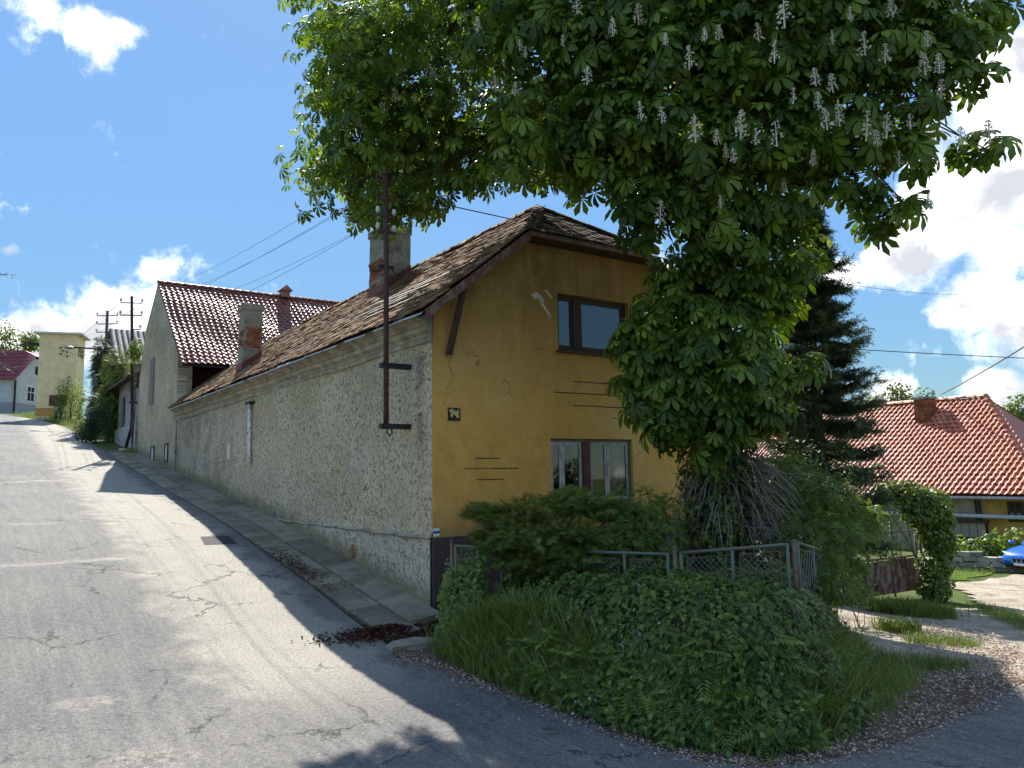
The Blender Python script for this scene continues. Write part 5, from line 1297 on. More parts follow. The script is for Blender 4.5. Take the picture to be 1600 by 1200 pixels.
# limbs: a few boughs rise out of the trunk, the rest fork from them inside the crown
m = MB(); bough = []
for (c, r) in [b_ for b_ in back if b_[0][2] > 8.3 and b_[0][0] > -.8]:
    c = np.asarray(c); st_ = np.asarray(tp[4]) + np.array([0, 0, rng.uniform(-.3, 1.2)]); L = np.linalg.norm(c - st_); pts = []
    for f in np.linspace(0, 1, 9): pts.append(st_ + (c - st_) * np.array([f ** 1.7, f ** 1.7, f ** .5]) + rng.normal(0, .06, 3) * (0 < f < 1))
    bough.append(pts); m.tube(pts, [.13 * (1 - .8 * f) + .01 for f in np.linspace(0, 1, 9)], 7)
allp = np.array([q_ for b_ in bough for q_ in b_[3:]])
for (c, r) in front:
    c = np.asarray(c); st_ = allp[np.argmin(np.linalg.norm(allp - c, axis=1) + 4 * (allp[:, 2] < max(c[2] + .3, 7.2)))]; L = np.linalg.norm(c - st_)
    pts = [st_ + (c - st_) * f + np.array([0, 0, .2 * L * f * (1 - f)]) + rng.normal(0, .13, 3) * (0 < f < 1) for f in np.linspace(0, 1, 6)]
    m.tube(pts, [.024 * (1 - .8 * f) + .005 for f in np.linspace(0, 1, 6)], 5)
for (c, r) in front[:47]:
    for _ in range(7):
        dd = rand_dirs(1)[0] * r; pts = [c + dd * f + rng.normal(0, .03, 3) for f in np.linspace(0, .95, 4)]; m.tube(pts, [.016, .012, .008, .005], 4)
m.build('limbs', M['bark'], tree, True, kind='stuff')
# flower spikes
blossom = m_leaf('chestnut_blossom', [(.1, (.62, .50, .40)), (.5, (.80, .73, .63)), (.9, (.87, .83, .76))], .3, trans_col=(1, 1, .9))
def spike_mesh(full, ragged_):
    mb = MB(); mb.tube([(0, 0, 0), (0, 0, 1)], [.03, .012], 5)
    for k in range(54):
        if random.random() > full: continue
        h = .10 + .88 * (k / 54); a = k * 2.4 + random.uniform(-.5, .5); rr = (.21 * (1 - .8 * h) + .02) * random.uniform(1 - ragged_, 1 + ragged_); rad = .055 * (1 - .35 * h) * random.uniform(.6, 1.3)
        c = (rr * math.cos(a), rr * math.sin(a), h + random.uniform(-.03, .03)); V0 = [(c[0] + rad, c[1], c[2]), (c[0] - rad, c[1], c[2]), (c[0], c[1] + rad, c[2]), (c[0], c[1] - rad, c[2]), (c[0], c[1], c[2] + rad), (c[0], c[1], c[2] - rad * .6)]
        mb.add([tuple(np.array(q_) + rng.normal(0, .014, 3)) for q_ in V0], [(0, 2, 4), (2, 1, 4), (1, 3, 4), (3, 0, 4), (2, 0, 5), (1, 2, 5), (3, 1, 5), (0, 3, 5)])
    fm = bpy.data.meshes.new('flower_spike'); put_verts(fm, mb.V, mb.F); fm.materials.append(blossom); return fm
spike_kinds = [spike_mesh(.98, .2), spike_mesh(.85, .4), spike_mesh(.7, .5), spike_mesh(.92, .3), spike_mesh(.6, .35)]
spikes = [(998, 20, 38), (1077, 88, 42), (1226, 22, 44), (957, 42, 28), (917, 120, 26), (1002, 172, 32), (1034, 178, 30), (1087, 205, 36), (1157, 198, 40), (1214, 212, 34), (1031, 333, 36), (1352, 70, 34), (1383, 82, 34), (1395, 12, 30), (1275, 120, 30), (1302, 128, 34), (1312, 180, 36), (1293, 186, 34), (1353, 198, 46), (1385, 200, 34), (1302, 58, 24), (1124, 50, 26), (1101, 52, 24), (1186, 48, 34), (1210, 82, 34), (1446, 100, 34), (1468, 98, 34), (1470, 138, 34), (1547, 205, 36), (1502, 212, 28), (1453, 315, 28), (1240, 150, 24), (1279, 158, 28), (1270, 245, 30), (1225, 290, 22), (1135, 235, 24), (1127, 315, 22), (747, 38, 26), (752, 128, 24), (775, 132, 24), (805, 138, 24), (722, 160, 22), (648, 152, 20), (676, 115, 20), (618, 150, 20), (820, 80, 20), (812, 70, 18), (902, 10, 24), (1372, 215, 30), (1180, 215, 24), (1450, 60, 26), (1330, 20, 28), (1040, 60, 24), (1423, 190, 24), (1120, 215, 24), (1405, 250, 22), (880, 62, 20), (560, 190, 16), (600, 170, 16), (1148, 242, 26)]
cand = Pf[(facing > -.3)]; cq = cand - EYE; cd = cq @ _F; cpx = 800 + F_PX * (cq @ CR) / cd; cpy = 600 - F_PX * (cq @ CU) / cd
for (x, y, h) in spikes:
    near = np.hypot(cpx - x, cpy - y) < 28
    Y = (np.sort(cand[near, 1])[:3].mean() - .28) if near.any() else 11.5
    c = at(x, y + h / 2, Y); o = link('flower_spike', random.choice(spike_kinds), tree); L = h / F_PX * Y * random.uniform(.95, 1.3)
    mx4 = Matrix.Translation(Vector(c)) @ Matrix.Rotation(random.uniform(-.09, .09), 4, 'Y') @ Matrix.Rotation(random.uniform(-.06, .1), 4, 'X') @ Matrix.Rotation(random.uniform(0, 6), 4, 'Z') @ Matrix.Diagonal((L * random.uniform(.8, 1.25), L * random.uniform(.8, 1.25), L, 1))
    o.matrix_basis = inv @ mx4
# tangle of dead twigs on the lower trunk
m = MB()
for k in range(190):
    a = rng.uniform(-2.9, .2); z0 = rng.uniform(.75, 2.0); out = np.array([math.cos(a), math.sin(a), 0])
    if rng.random() < .55: out = np.array([math.cos(rng.uniform(-1.2, .1)), math.sin(rng.uniform(-1.6, -.2)), 0])
    p = TX + np.array([0, 0, z0]) + out * .42; L = rng.uniform(.5, 1.35); pts = [p]
    dirv = out * rng.uniform(.4, 1.0) + np.array([0, 0, rng.uniform(-.2, .35)])
    for j in range(6):
        dirv = dirv + np.array([0, 0, -.28]) + rng.normal(0, .17, 3); p = p + dirv / np.linalg.norm(dirv) * L / 6; pts.append(p)
    r0 = rng.uniform(.006, .016); m.tube(pts, [r0 * (1 - .75 * j / 6) for j in range(7)], 4)
m.build('dead_twigs', M['twig'], tree, True, kind='stuff')
ivt = thing('climbing_ivy', 'dark ivy climbing the trunk of the chestnut', 'ivy', tuple(TX))
n = 5200; a = rng.uniform(-math.pi, math.pi, n); z = rng.uniform(-.1, 3.4, n) ** 1.0; rr = (.52 + .16 * np.sin(3 * a + z * 2) + rng.uniform(0, .2, n)) * (1.12 - .13 * z)
P = np.column_stack([TX[0] + rr * np.cos(a), TX[1] + rr * np.sin(a), TX[2] + z]); N = np.column_stack([np.cos(a), np.sin(a), np.full(n, .35)]) + rng.normal(0, .35, (n, 3))
tri_scatter('ivy_leaves', IVY, P, frames(N, np.array([0, 0, -1.0]), .3), .085 * rng.uniform(.6, 1.3, n), M['ivy'], ivt)
m = MB()
for k in range(14):
    a = rng.uniform(-math.pi, 0.2); m.tube([TX + np.array([.45 * math.cos(a + .2 * math.sin(j)), .45 * math.sin(a + .2 * math.sin(j)), j * .5]) for j in range(6)], .018, 5)
m.build('stems', M['bark'], ivt, True, kind='stuff')

# ------------------------------------------------------------------ garden fence
def on_bank(px, py, Y): p = at(px, py, Y); p[2] = float(Bn(p[0], p[1])); return p
def mesh_panel(a, b, ztop_a, ztop_b, zb_a, zb_b, root, sp=.055):
    """chain link: two families of crossing wires inside the panel"""
    a = np.asarray(a, float); b = np.asarray(b, float); L = np.linalg.norm((b - a)[:2]); d = (b - a) / L; m = MB()
    Hh = (ztop_a + ztop_b) / 2 - (zb_a + zb_b) / 2; zb = (zb_a + zb_b) / 2
    nrm = np.array([d[1], -d[0], 0])
    for sg in (1, -1):
        k = -Hh
        while k < L:
            x0, x1 = (k, k + Hh); z0, z1 = (0, Hh) if sg > 0 else (Hh, 0)
            if x0 < 0: f = -x0 / Hh; z0 = z0 + (z1 - z0) * f; x0 = 0
            if x1 > L: f = (x1 - L) / Hh if x1 - x0 > 1e-6 else 0; z1 = z1 - sg * (x1 - L); x1 = L
            if x1 - x0 > .02: m.tube([a * [1, 1, 0] + d * x0 * [1, 1, 0] + nrm * .004 * sg + np.array([0, 0, zb + z0]), a * [1, 1, 0] + d * x1 * [1, 1, 0] + nrm * .004 * sg + np.array([0, 0, zb + z1])], .0032, 3, False)
            k += sp * 1.4
    return m.build('wire_mesh', M['galv'], root, kind='stuff')
def fence_panel(A_, B_, lab, tube, n_mid=1, inset=.09, sp=.055):
    """a tubular frame with middle upright, an inner frame and chain link"""
    A_, B_ = np.asarray(A_, float), np.asarray(B_, float)          # top corners; the foot is 0.85 below
    up = np.array([0, 0, .86]); f = thing('mesh_fence', lab, 'fence', tuple((A_ + B_) / 2 - up))
    MB().tube([A_, B_], .021, 8).build('top_rail', M[tube], f, True); MB().tube([A_ - up * .93, B_ - up * .93], .018, 8).build('bottom_rail', M[tube], f, True)
    for q in (A_, B_): MB().tube([q + np.array([0, 0, .015]), q - up], .021, 8).build('upright', M[tube], f, True)
    cuts = [A_ + (B_ - A_) * k / (n_mid + 1) for k in range(n_mid + 2)]
    for c in cuts[1:-1]: MB().tube([c, c - up * .95], .02, 8).build('middle_upright', M[tube], f, True)
    for c0, c1 in zip(cuts[:-1], cuts[1:]):
        d = (c1 - c0) / np.linalg.norm(c1 - c0); i0 = c0 + d * inset - np.array([0, 0, .075]); i1 = c1 - d * inset - np.array([0, 0, .075])
        m = MB(); m.tube([i0 - up * .83, i0, i1, i1 - up * .83], .008, 5); m.build('inner_frame', M['rusty'], f, True)
        mesh_panel(i0, i1, i0[2], i1[2], i0[2] - .7, i1[2] - .7, f, sp)
    return f
c_l, c_m0, c_m1, c_r = at(712, 853, 12.2), at(1043, 866, 10.35), at(1064, 864, 10.25), at(1230, 851, 9.5)
mid1, mid2 = at(790, 856, 11.8), at(905, 861, 11.1)
fence_panel(c_l, at(783, 856, 11.82), 'grey tubular mesh fence panel beside the house corner', 'green_rust', 1)
fence_panel(at(797, 857, 11.75), at(898, 861, 11.15), 'mesh fence panel mostly hidden under the juniper', 'green_rust', 1)
fence_panel(at(912, 862, 11.05), c_m0, 'mesh fence panel overgrown by the leafy shrub', 'green_rust', 1)
fence_panel(c_m1, c_r, 'rusty mesh fence panel above the ivy bank before the tree', 'green_rust', 1)
fence_panel(at(1246, 848, 9.6), at(1290, 862, 11.8), 'mesh fence panel turning back along the lane', 'green_rust', 1, sp=.16)
for (px, py, Y, lab) in ((706, 846, 12.3, 'thin rusty fence post against the dark plinth'), (1054, 857, 10.3, 'rusty fence post between two mesh panels'), (1240, 846, 9.55, 'rusty corner post where the fence turns')):
    p = at(px, py, Y); g0 = float(Bn(p[0], p[1])); o = thing('fence_post', lab, 'post', (p[0], p[1], g0))
    MB().tube([p, np.array([p[0], p[1], g0 - .1])], .026, 8).build('tube', M['rusty'], o, True); MB().ball(p, .03, 8, 6).build('cap', M['rusty'], o, True)

# ------------------------------------------------------------------ gate on the lane
ga, gb = gnd(1322, 935), gnd(1440, 930)
gate = thing('yard_gate', 'peeling brown plank gate with iron frame beside the lane', 'gate', tuple((ga + gb) / 2))
d = gb - ga; d[2] = 0; L = np.linalg.norm(d); d /= L; nrm = np.array([d[1], -d[0], 0]); gz0 = (ga[2] + gb[2]) / 2 + .05
def gp_(k, z, o=0.0): return np.array([ga[0], ga[1], gz0]) + d * k + nrm * o + np.array([0, 0, z])
k = 0.02; i = 0
while k < L - .1:
    wd = random.uniform(.2, .26); dz = random.uniform(-.02, .02)
    MB().beam(gp_(k + wd / 2, 0), gp_(k + wd / 2, .82 + dz), wd - .02, .025, up=tuple(nrm)).build('plank', M['gate_wood'], gate); k += wd; i += 1
for z in (.12, .72, .86): MB().beam(gp_(0, z, -.04), gp_(L, z, -.04), .04, .05).build('rail', M['rusty'], gate)
for kk in (0, L * .33, L * .66, L): MB().tube([gp_(kk, -.1, -.05), gp_(kk, 1.75 if kk > L * .5 else .95, -.05)], .03, 8).build('post', M['green_rust'], gate, True)
for z in (1.72, 1.5, 1.48): MB().tube([gp_(L * .45, z, -.05), gp_(L, z, -.05)], .018, 6).build('top_bar', M['green_rust'], gate, True)
for kk in (.5, .72, .78): MB().tube([gp_(L * kk, .86, -.05), gp_(L * kk, 1.5, -.05)], .012, 6).build('iron_bar', M['green_rust'], gate, True)

# ------------------------------------------------------------------ shrubs and trees
def shrub(name, label, cat, base, blobs, per, tmpl, size, mat, stem='bark', stem_r=.03, group=None, up=.55, jit=.45, shell=.5, down=True):
    t_ = thing(name, label, cat, tuple(base), group=group)
    blob_leaves(blobs, per, tmpl, size, M[mat], 'foliage', t_, up, jit, down, shell)
    limbs(t_, base, blobs, M[stem], stem_r * .5, 'stems', jit=.04)
    return t_
# spreading juniper: flat tiers of feathery sprays
jb = on_bank(870, 900, 12.0)
tiers = [(760, 800, 12.2, 36, 14), (800, 812, 12.0, 50, 20), (850, 795, 11.9, 60, 22), (905, 788, 12.2, 55, 18), (950, 800, 12.0, 48, 18), (990, 805, 12.3, 30, 14), (790, 850, 11.7, 40, 16), (830, 840, 11.5, 60, 22), (880, 835, 11.5, 55, 22), (930, 850, 11.4, 50, 22), (860, 870, 11.3, 55, 22), (910, 880, 11.2, 45, 20), (820, 880, 11.5, 40, 20), (890, 775, 12.5, 30, 10), (770, 835, 12.0, 30, 14), (960, 840, 11.5, 40, 20), (990, 860, 11.5, 35, 25)]
jun = []
for (x, y, Y, rx, rz_) in tiers:
    c = at(x, y, Y); jun.append((c, (rx / F_PX * Y, rx / F_PX * Y * .9, rz_ / F_PX * Y)))
t_ = thing('juniper_shrub', 'dark spreading juniper with layered feathery branches below the lower window', 'shrub', tuple(jb))
P, D, = [], []
for (c, r) in jun:
    n = int(1150 * r[0] * r[1] ** .5); p, d = ell_points(n, c, r, .35); P.append(p); D.append(d)
P, D = np.concatenate(P), np.concatenate(D)
out = (P - np.array([jb[0], jb[1] + .3, jb[2] + .4])); out[:, 2] = np.abs(out[:, 2]) * .25; out /= np.linalg.norm(out, axis=1, keepdims=True)
tri_scatter('foliage', SPR, P, frames(np.array([0, 0, 1.0]) + rng.normal(0, .4, P.shape), out + rng.normal(0, .35, P.shape)), .17 * rng.uniform(.7, 1.3, len(P)), M['juniper'], t_)
limbs(t_, jb, jun, M['bark'], .04, 'stems')
for k in range(5): MB().tube([jb + np.array([rng.uniform(-.5, .8), rng.uniform(-.6, 0), -.2]), jb + np.array([rng.uniform(-.5, .8), rng.uniform(-.5, 0), .5])], .03, 6).build('trunk', M['bark'], t_, True)

shrub('leafy_shrub', 'fresh green leafy shrub beside the juniper left of the trunk', 'shrub', on_bank(1010, 900, 11.6), [bb(1005, 800, 11.7, 42), bb(1030, 840, 11.5, 40), bb(985, 850, 11.3, 36), bb(1020, 890, 11.2, 42), bb(970, 900, 11.0, 36), bb(1045, 795, 12.0, 26), bb(1000, 930, 10.8, 30), bb(1050, 880, 11.4, 28)], 1500, PIN, .105, 'shrub')
shrub('elder_bush', 'bright leafy bush behind the mesh fence right of the trunk', 'shrub', on_bank(1270, 880, 12.0), [bb(1195, 760, 13.6, 34), bb(1225, 730, 13.8, 32), bb(1215, 800, 13.0, 44), bb(1260, 770, 13.2, 46), bb(1300, 790, 12.6, 48), bb(1255, 840, 12.2, 50), bb(1310, 850, 11.8, 46), bb(1280, 890, 11.2, 42), bb(1340, 820, 12.6, 34), bb(1225, 860, 12.4, 34), bb(1300, 920, 10.8, 30), bb(1360, 805, 12.8, 20)], 1500, PIN, .12, 'shrub', shell=.3)
shrub('dark_shrub', 'dense dark green shrub under the spruce', 'shrub', on_bank(1290, 870, 15.5), [bb(1240, 720, 15.8, 40), bb(1290, 735, 16, 48), bb(1330, 755, 16, 40), bb(1270, 790, 15, 55), bb(1330, 800, 15.0, 40), bb(1200, 790, 15, 40), bb(1300, 860, 14.5, 45)], 520, LEAF, .12, 'thuja')
shrub('pale_bush', 'small sunlit yellow green bush hugging the gate', 'shrub', on_bank(1340, 920, 13.6), [bb(1345, 905, 12.5, 24), bb(1325, 885, 12.2, 22), bb(1350, 930, 12.4, 18), bb(1335, 925, 12.4, 18)], 1500, LEAF, .085, 'bright_leaf', stem_r=.016)
shrub('gate_shrub', 'sunlit leaves showing through the iron top of the gate', 'shrub', gnd(1392, 905), [bb(1395, 800, 17.6, 24), bb(1372, 825, 17.4, 24), bb(1408, 840, 17.8, 22), bb(1385, 860, 17.4, 22)], 700, LEAF, .10, 'bright_leaf', stem_r=.016)
# ivy grown gatepost arch
ip = gnd(1458, 935)
shrub('ivy_gatepost', 'rounded mass of ivy swallowing the right gatepost', 'ivy', ip, [bb(1455, 790, ip[1], 30), bb(1420, 775, ip[1] + .1, 26), bb(1390, 768, ip[1] + .2, 20), bb(1440, 800, ip[1], 30), bb(1470, 850, ip[1], 24), bb(1462, 835, ip[1], 28), bb(1460, 880, ip[1], 26), bb(1460, 915, ip[1] - .1, 26), bb(1470, 810, ip[1], 18), bb(1375, 775, ip[1] + .2, 14)], 4200, IVY, .10, 'weed', stem_r=.05, shell=.3)
# thuja columns
for (px, Y, hpx, rpx, lab) in ((1262, 18.0, 655, 20, 'narrow dark thuja column behind the dead twigs'), (1288, 18.4, 640, 20, 'thuja column touching the spruce trunk')):
    b = at(px, 860, Y); b[2] = G(b[0], b[1]); tp_ = at(px, hpx, Y); t_ = thing('thuja', lab, 'tree', tuple(b))
    n = 3400; f = rng.random(n) ** .8; rr = rpx / F_PX * Y * (1 - f ** 3) ** .8 * rng.uniform(.6, 1.05, n); a = rng.uniform(0, 2 * math.pi, n)
    P = np.column_stack([b[0] + rr * np.cos(a), b[1] + rr * np.sin(a), b[2] + f * (tp_[2] - b[2])])
    tri_scatter('foliage', SPR, P, frames(np.column_stack([np.cos(a), np.sin(a), np.zeros(n)]) + rng.normal(0, .25, (n, 3)), np.array([0, 0, 1.0]), .3), .16 * rng.uniform(.7, 1.3, n), M['thuja'], t_)
    MB().tube([b, b + np.array([0, 0, (tp_[2] - b[2]) * .8])], [.08, .02], 6).build('trunk', M['bark'], t_, True)
# spruce
def spruce(px, Y, pytop, lab, hw_px, n_whorl, seedless=1.0):
    b = at(px, 880, Y); b[2] = G(b[0], b[1]); tp_ = at(px, pytop, Y); hgt = tp_[2] - b[2]; t_ = thing('spruce_tree', lab, 'tree', tuple(b))
    MB().tube([b, b + np.array([0, 0, hgt * .5]), b + np.array([0, 0, hgt])], [.2, .13, .02], 8).build('trunk', M['bark'], t_, True)
    P, T, N = [], [], []; m = MB(); W = hw_px / F_PX * Y
    for k in range(n_whorl):
        f = .12 + .86 * k / n_whorl; z = b[2] + hgt * f; L = W * min(1.0, (1 - f) * 1.5 + .1) * rng.uniform(.7, 1.15)
        for j in range(9):
            a = j * 2 * math.pi / 9 + k * .5 + rng.uniform(-.2, .2); o_ = np.array([math.cos(a), math.sin(a), 0]); pts = []; Lb = min(L * rng.uniform(.4, 1.4), W * .95)
            for q_ in np.linspace(0, 1, 6): pts.append(np.array([b[0], b[1], z + .25 * math.sin(j * 2.7 + k * 1.3)]) + o_ * Lb * q_ + np.array([0, 0, -.30 * Lb * q_ + .28 * Lb * q_ ** 3]))
            m.tube(pts, [.03, .025, .02, .015, .01, .006], 4)
            for q_ in np.linspace(.15, 1, 12):
                i = min(4, int(q_ * 5)); p = pts[i] + (pts[i + 1] - pts[i]) * (q_ * 5 - i)
                for sd in (-1, 1, 0):
                    for _ in range(2):
                        side = np.array([-o_[1], o_[0], 0]) * sd; P.append(p + rng.normal(0, .03, 3)); T.append(o_ * .8 + side * .9 + np.array([0, 0, -.25 + rng.normal(0, .25)])); N.append(np.array([0, 0, 1.0]) + rng.normal(0, .35, 3))
    P, T, N = map(np.array, (P, T, N))
    tri_scatter('foliage', SPRN, P, frames(N, T), .33 * rng.uniform(.5, 1.35, len(P)), M['spruce'], t_)
    m.build('branches', M['bark'], t_, True, kind='stuff'); return t_
spruce(1292, 19.5, 300, 'dark spruce with upturned branch tips standing behind the chestnut', 92, 30)
# background trees at the right horizon
def far_tree(px, py, Y, rpx, lab, mat, base_py=None, squash=1.0, per=70, size=.32, group='trees on the skyline', name='broadleaf_tree'):
    c = at(px, py, Y); r = rpx / F_PX * Y; b = np.array([c[0], c[1], G(c[0], c[1])]); t_ = thing(name, lab, 'tree', tuple(b), group=group)
    bl = [(c + rng.normal(0, .38, 3) * r * np.array([1, .7, squash]), (r * rng.uniform(.4, .6),) * 3) for _ in range(9)]
    blob_leaves(bl, per, LEAF, size, M[mat], 'crown', t_, .5, .5)
    MB().tube([b, c], [.22, .1], 7).build('trunk', M['bark'], t_, True); limbs(t_, (b + c) / 2, bl, M['bark'], .08, 'branches'); return t_
far_tree(1420, 625, 52, 34, 'loose crowned tree above the red roof ridge', 'shrub', per=170)
far_tree(1360, 632, 54, 26, 'round tree behind the left end of the red roof', 'shrub', per=170)
far_tree(1300, 640, 56, 26, 'tree half hidden by the spruce behind the red roof', 'shrub', per=170)
far_tree(1590, 655, 60, 40, 'dark round tree at the right edge behind the red roof', 'weed', per=200)
# climbing leaves on the stone wall
gl = gnd(1530, 880)
for i, (px, py, Y, r, lab) in enumerate([(1500, 852, 0, 20, 'pale leafy climber at the left of the stone wall'), (1530, 858, 0, 17, 'leafy climber in the middle of the stone wall'), (1556, 848, 0, 22, 'taller climber rising beside the shed'), (1590, 845, 0, 24, 'shaded climber behind the blue car')]):
    Y = gl[1] + .7; base = at(px, 880, Y); base[2] = G(base[0], base[1])
    shrub('climbing_plant', lab, 'plant', base, [bb(px, py, Y, r), bb(px - 12, py + 8, Y, r * .7), bb(px + 12, py + 6, Y, r * .75), bb(px, py + 18, Y, r * .7)], 300, IVY, .20, 'bright_leaf', group='climbers on the stone wall')
# up the street, left
def bush(px, py, Y, rpx, rz_, lab, mat, tmpl=LEAF, size=.16, per=160, name='bush', ground=True):
    c = at(px, py, Y); r = rpx / F_PX * Y; rr_z = rz_ / F_PX * Y; b = np.array([c[0], c[1], G(c[0], c[1])])
    top_z = c[2] + rr_z
    if ground: c[2] = (top_z + b[2]) / 2; rr_z = (top_z - b[2]) / 2
    bl = [(c + rng.normal(0, .33, 3) * np.array([r, r, rr_z]), (r * .55, r * .55, rr_z * .5)) for _ in range(8)]
    if ground: bl += [(c * [1, 1, 0] + np.array([0, 0, b[2] + rr_z * .35]), (r * .75, r * .75, rr_z * .45))]
    return shrub(name, lab, 'bush' if name == 'bush' else 'tree', b, bl, per * 4.5, tmpl, size, mat, stem_r=.04, shell=.25)
bush(145, 640, 43, 22, 28, 'dark round clipped bush at the bend of the street', 'thuja', LEAF, .10, 420)
bush(182, 585, 45, 26, 34, 'tall dark conifer beside the outbuilding', 'juniper', SPR, .42, 120, 'conifer')
bush(160, 580, 50, 18, 36, 'bushy conifer in front of the wooden pole', 'spruce', SPR, .42, 120, 'conifer')
bush(212, 552, 38, 15, 24, 'yellow green vine tumbling over the outbuilding roof', 'bright_leaf', LEAF, .13, 260, ground=False)
for (px, py, r, rz_, lab) in ((97, 605, 13, 32, 'slender bright sapling left of the tower side'), (113, 598, 12, 34, 'slender bright sapling against the tower edge'), (126, 605, 13, 30, 'bright sapling between the tower and the dark bush'), (88, 628, 10, 13, 'low bright bush beside the orange trough')):
    bush(px, py, 60, r, rz_, lab, 'bright_leaf', LEAF, .14, 80, 'sapling')
far_tree(40, 535, 100, 24, 'tree showing over the cottage roof', 'shrub', per=110, size=.4)
far_tree(5, 540, 95, 26, 'dark tree at the left edge over the cottage', 'weed', per=110, size=.4)
# drooping conifer twig entering at the left edge
tw0 = at(-25, 425, 12); b = np.array([tw0[0] - .8, tw0[1], G(tw0[0] - .8, tw0[1])])
t_ = thing('roadside_larch', 'conifer branch tips entering at the left edge of the picture', 'tree', tuple(b))
MB().tube([b, np.array([b[0], b[1], tw0[2] + 1.5])], [.15, .06], 7).build('trunk', M['bark'], t_, True)
P, T = [], []; m = MB()
for (px, py) in ((12, 430), (5, 570), (18, 575), (4, 545), (-30, 480), (-20, 520)):
    e = at(px, py, 12); s0 = np.array([b[0], b[1], e[2] + .1]); m.tube([s0, (s0 + e) / 2 + np.array([0, 0, .06]), e], [.02, .012, .005], 5)
    for k in np.linspace(.35, 1, 14): P.append(s0 + (e - s0) * k + rng.normal(0, .02, 3)); T.append((e - s0) + rng.normal(0, .5, 3) * .6)
P, T = np.array(P), np.array(T); m.build('branches', M['bark'], t_, True, kind='stuff')
tri_scatter('foliage', SPRN, P, frames(np.array([0, 0, 1.0]) + rng.normal(0, .3, P.shape), T), .13, M['spruce'], t_)

# ------------------------------------------------------------------ ground cover
def scatter_on(n, poly, hf, cond=None):
    poly_a = np.array(poly); lo_, hi = poly_a.min(0), poly_a.max(0); P = np.zeros((0, 2))
    while len(P) < n:
        q = rng.uniform(lo_, hi, (n * 2, 2)); ok = in_poly(q[:, 0], q[:, 1], poly)
        if cond is not None: ok &= cond(q[:, 0], q[:, 1])
        P = np.vstack([P, q[ok]])
        if not ok.any(): break
    P = P[:n]; return np.column_stack([P, hf(P[:, 0], P[:, 1])])
def hf_normal(P, hf, e=.06):
    gx = (hf(P[:, 0] + e, P[:, 1]) - hf(P[:, 0] - e, P[:, 1])) / (2 * e); gy = (hf(P[:, 0], P[:, 1] + e) - hf(P[:, 0], P[:, 1] - e)) / (2 * e)
    return np.column_stack([-gx, -gy, np.ones(len(P))])
front_zone = [(x, y - .05) for x, y in bank_front[:13]] + [(4.6, 12.5), (3.3, 10.6), (2.9, 10.4), (1.6, 11.0), (0, 12.2), (-.9, 12.6)]
# ivy sheet over the bank
def ivy_cond(x, y): return (x > .75 + .3 * np.sin(y * 3)) | ((poly_dist(x, y, bank_front) > .8) & (x > -.2)) 
P = scatter_on(24000, front_zone, Bn, ivy_cond); N = hf_normal(P, Bn); Nn = N / np.linalg.norm(N, axis=1, keepdims=True)
bul = .07 + .11 * np.sin(P[:, 0] * 3.1 + P[:, 1] * 1.7) ** 2 + .08 * np.sin(P[:, 0] * 7.3 - P[:, 1] * 5.1) ** 2
P = P + Nn * (bul * rng.uniform(.5, 1.35, len(P)))[:, None]
tri_scatter('ivy_cover', IVY, P, frames(Nn + np.array([-.1, -.35, .1]) + rng.normal(0, .38, P.shape), np.array([.0, -.3, -1.0]), .35), .062 * rng.uniform(.6, 1.35, len(P)), M['ivy'], label='dark ivy blanket covering the bank below the fence', cat='ivy')
P = scatter_on(620, [(.9, 8.7), (1.5, 8.2), (2.6, 8.4), (2.7, 9.2), (1.6, 9.8), (.8, 9.8)], Bn, lambda x, y: np.sin(x * 4.1) * np.sin(y * 3.3 + x) > .1); P[:, 2] += rng.uniform(.1, .3, len(P))
tri_scatter('vine_leaves', LEAF, P, frames(np.array([-.1, -.5, .7]) + rng.normal(0, .4, P.shape), np.array([.0, -.5, -.7]), .6), .12 * rng.uniform(.6, 1.3, len(P)), M['bright_leaf'], label='lighter vine leaves mixed into the dark ivy of the bank', cat='vine')
# weeds at the foot of the bank
weed_zone = [(x, y - .12) for x, y in bank_front[3:9]] + [(2.85, 8.15), (2.3, 7.85), (1.6, 8.1), (1.1, 8.6), (.45, 9.5), (.1, 9.9)]
P = scatter_on(1500, weed_zone, Bn); P[:, 2] += rng.uniform(.04, .34, len(P))
tri_scatter('weeds', PIN, P, frames(np.column_stack([rng.normal(-.05, .4, len(P)), rng.normal(-.45, .4, len(P)), np.ones(len(P))]), np.array([-.1, -.7, -.15]), .7), .19 * rng.uniform(.6, 1.3, len(P)), M['weed'], label='ferny green weeds at the foot of the ivy bank', cat='weeds')
def grass_patch(name, label, poly, n, hf, hgt, mat, cond=None, lean=.35, soft=.1):
    P = scatter_on(n, poly, hf, cond); a = rng.uniform(0, 2 * math.pi, n)
    sp2 = soft * np.abs(rng.normal(0, 1, (n, 1))) * rng.normal(0, 1, (n, 2)); P[:, :2] += sp2; P[:, 2] = hf(P[:, 0], P[:, 1])
    z = np.column_stack([rng.normal(0, lean * .5, n), rng.normal(0, lean * .5, n), np.ones(n)])
    rot = frames(z, np.column_stack([np.cos(a), np.sin(a), np.zeros(n)]))
    return tri_scatter(name, BLADE, P - np.array([0, 0, .02]), rot, hgt * rng.uniform(.5, 1.2, n), M[mat], label=label, cat='grass')
gz1 = [(-1.12, 11.0), (-.55, 10.0), (-.05, 9.35), (.55, 8.55), (1.0, 8.2), (1.05, 8.8), (.4, 9.9), (-.1, 10.6), (-.75, 11.5)]
grass_patch('tall_grass', 'tall soft grass growing against the house corner end of the bank', gz1, 6800, Bn, .41, 'grass', soft=.03)
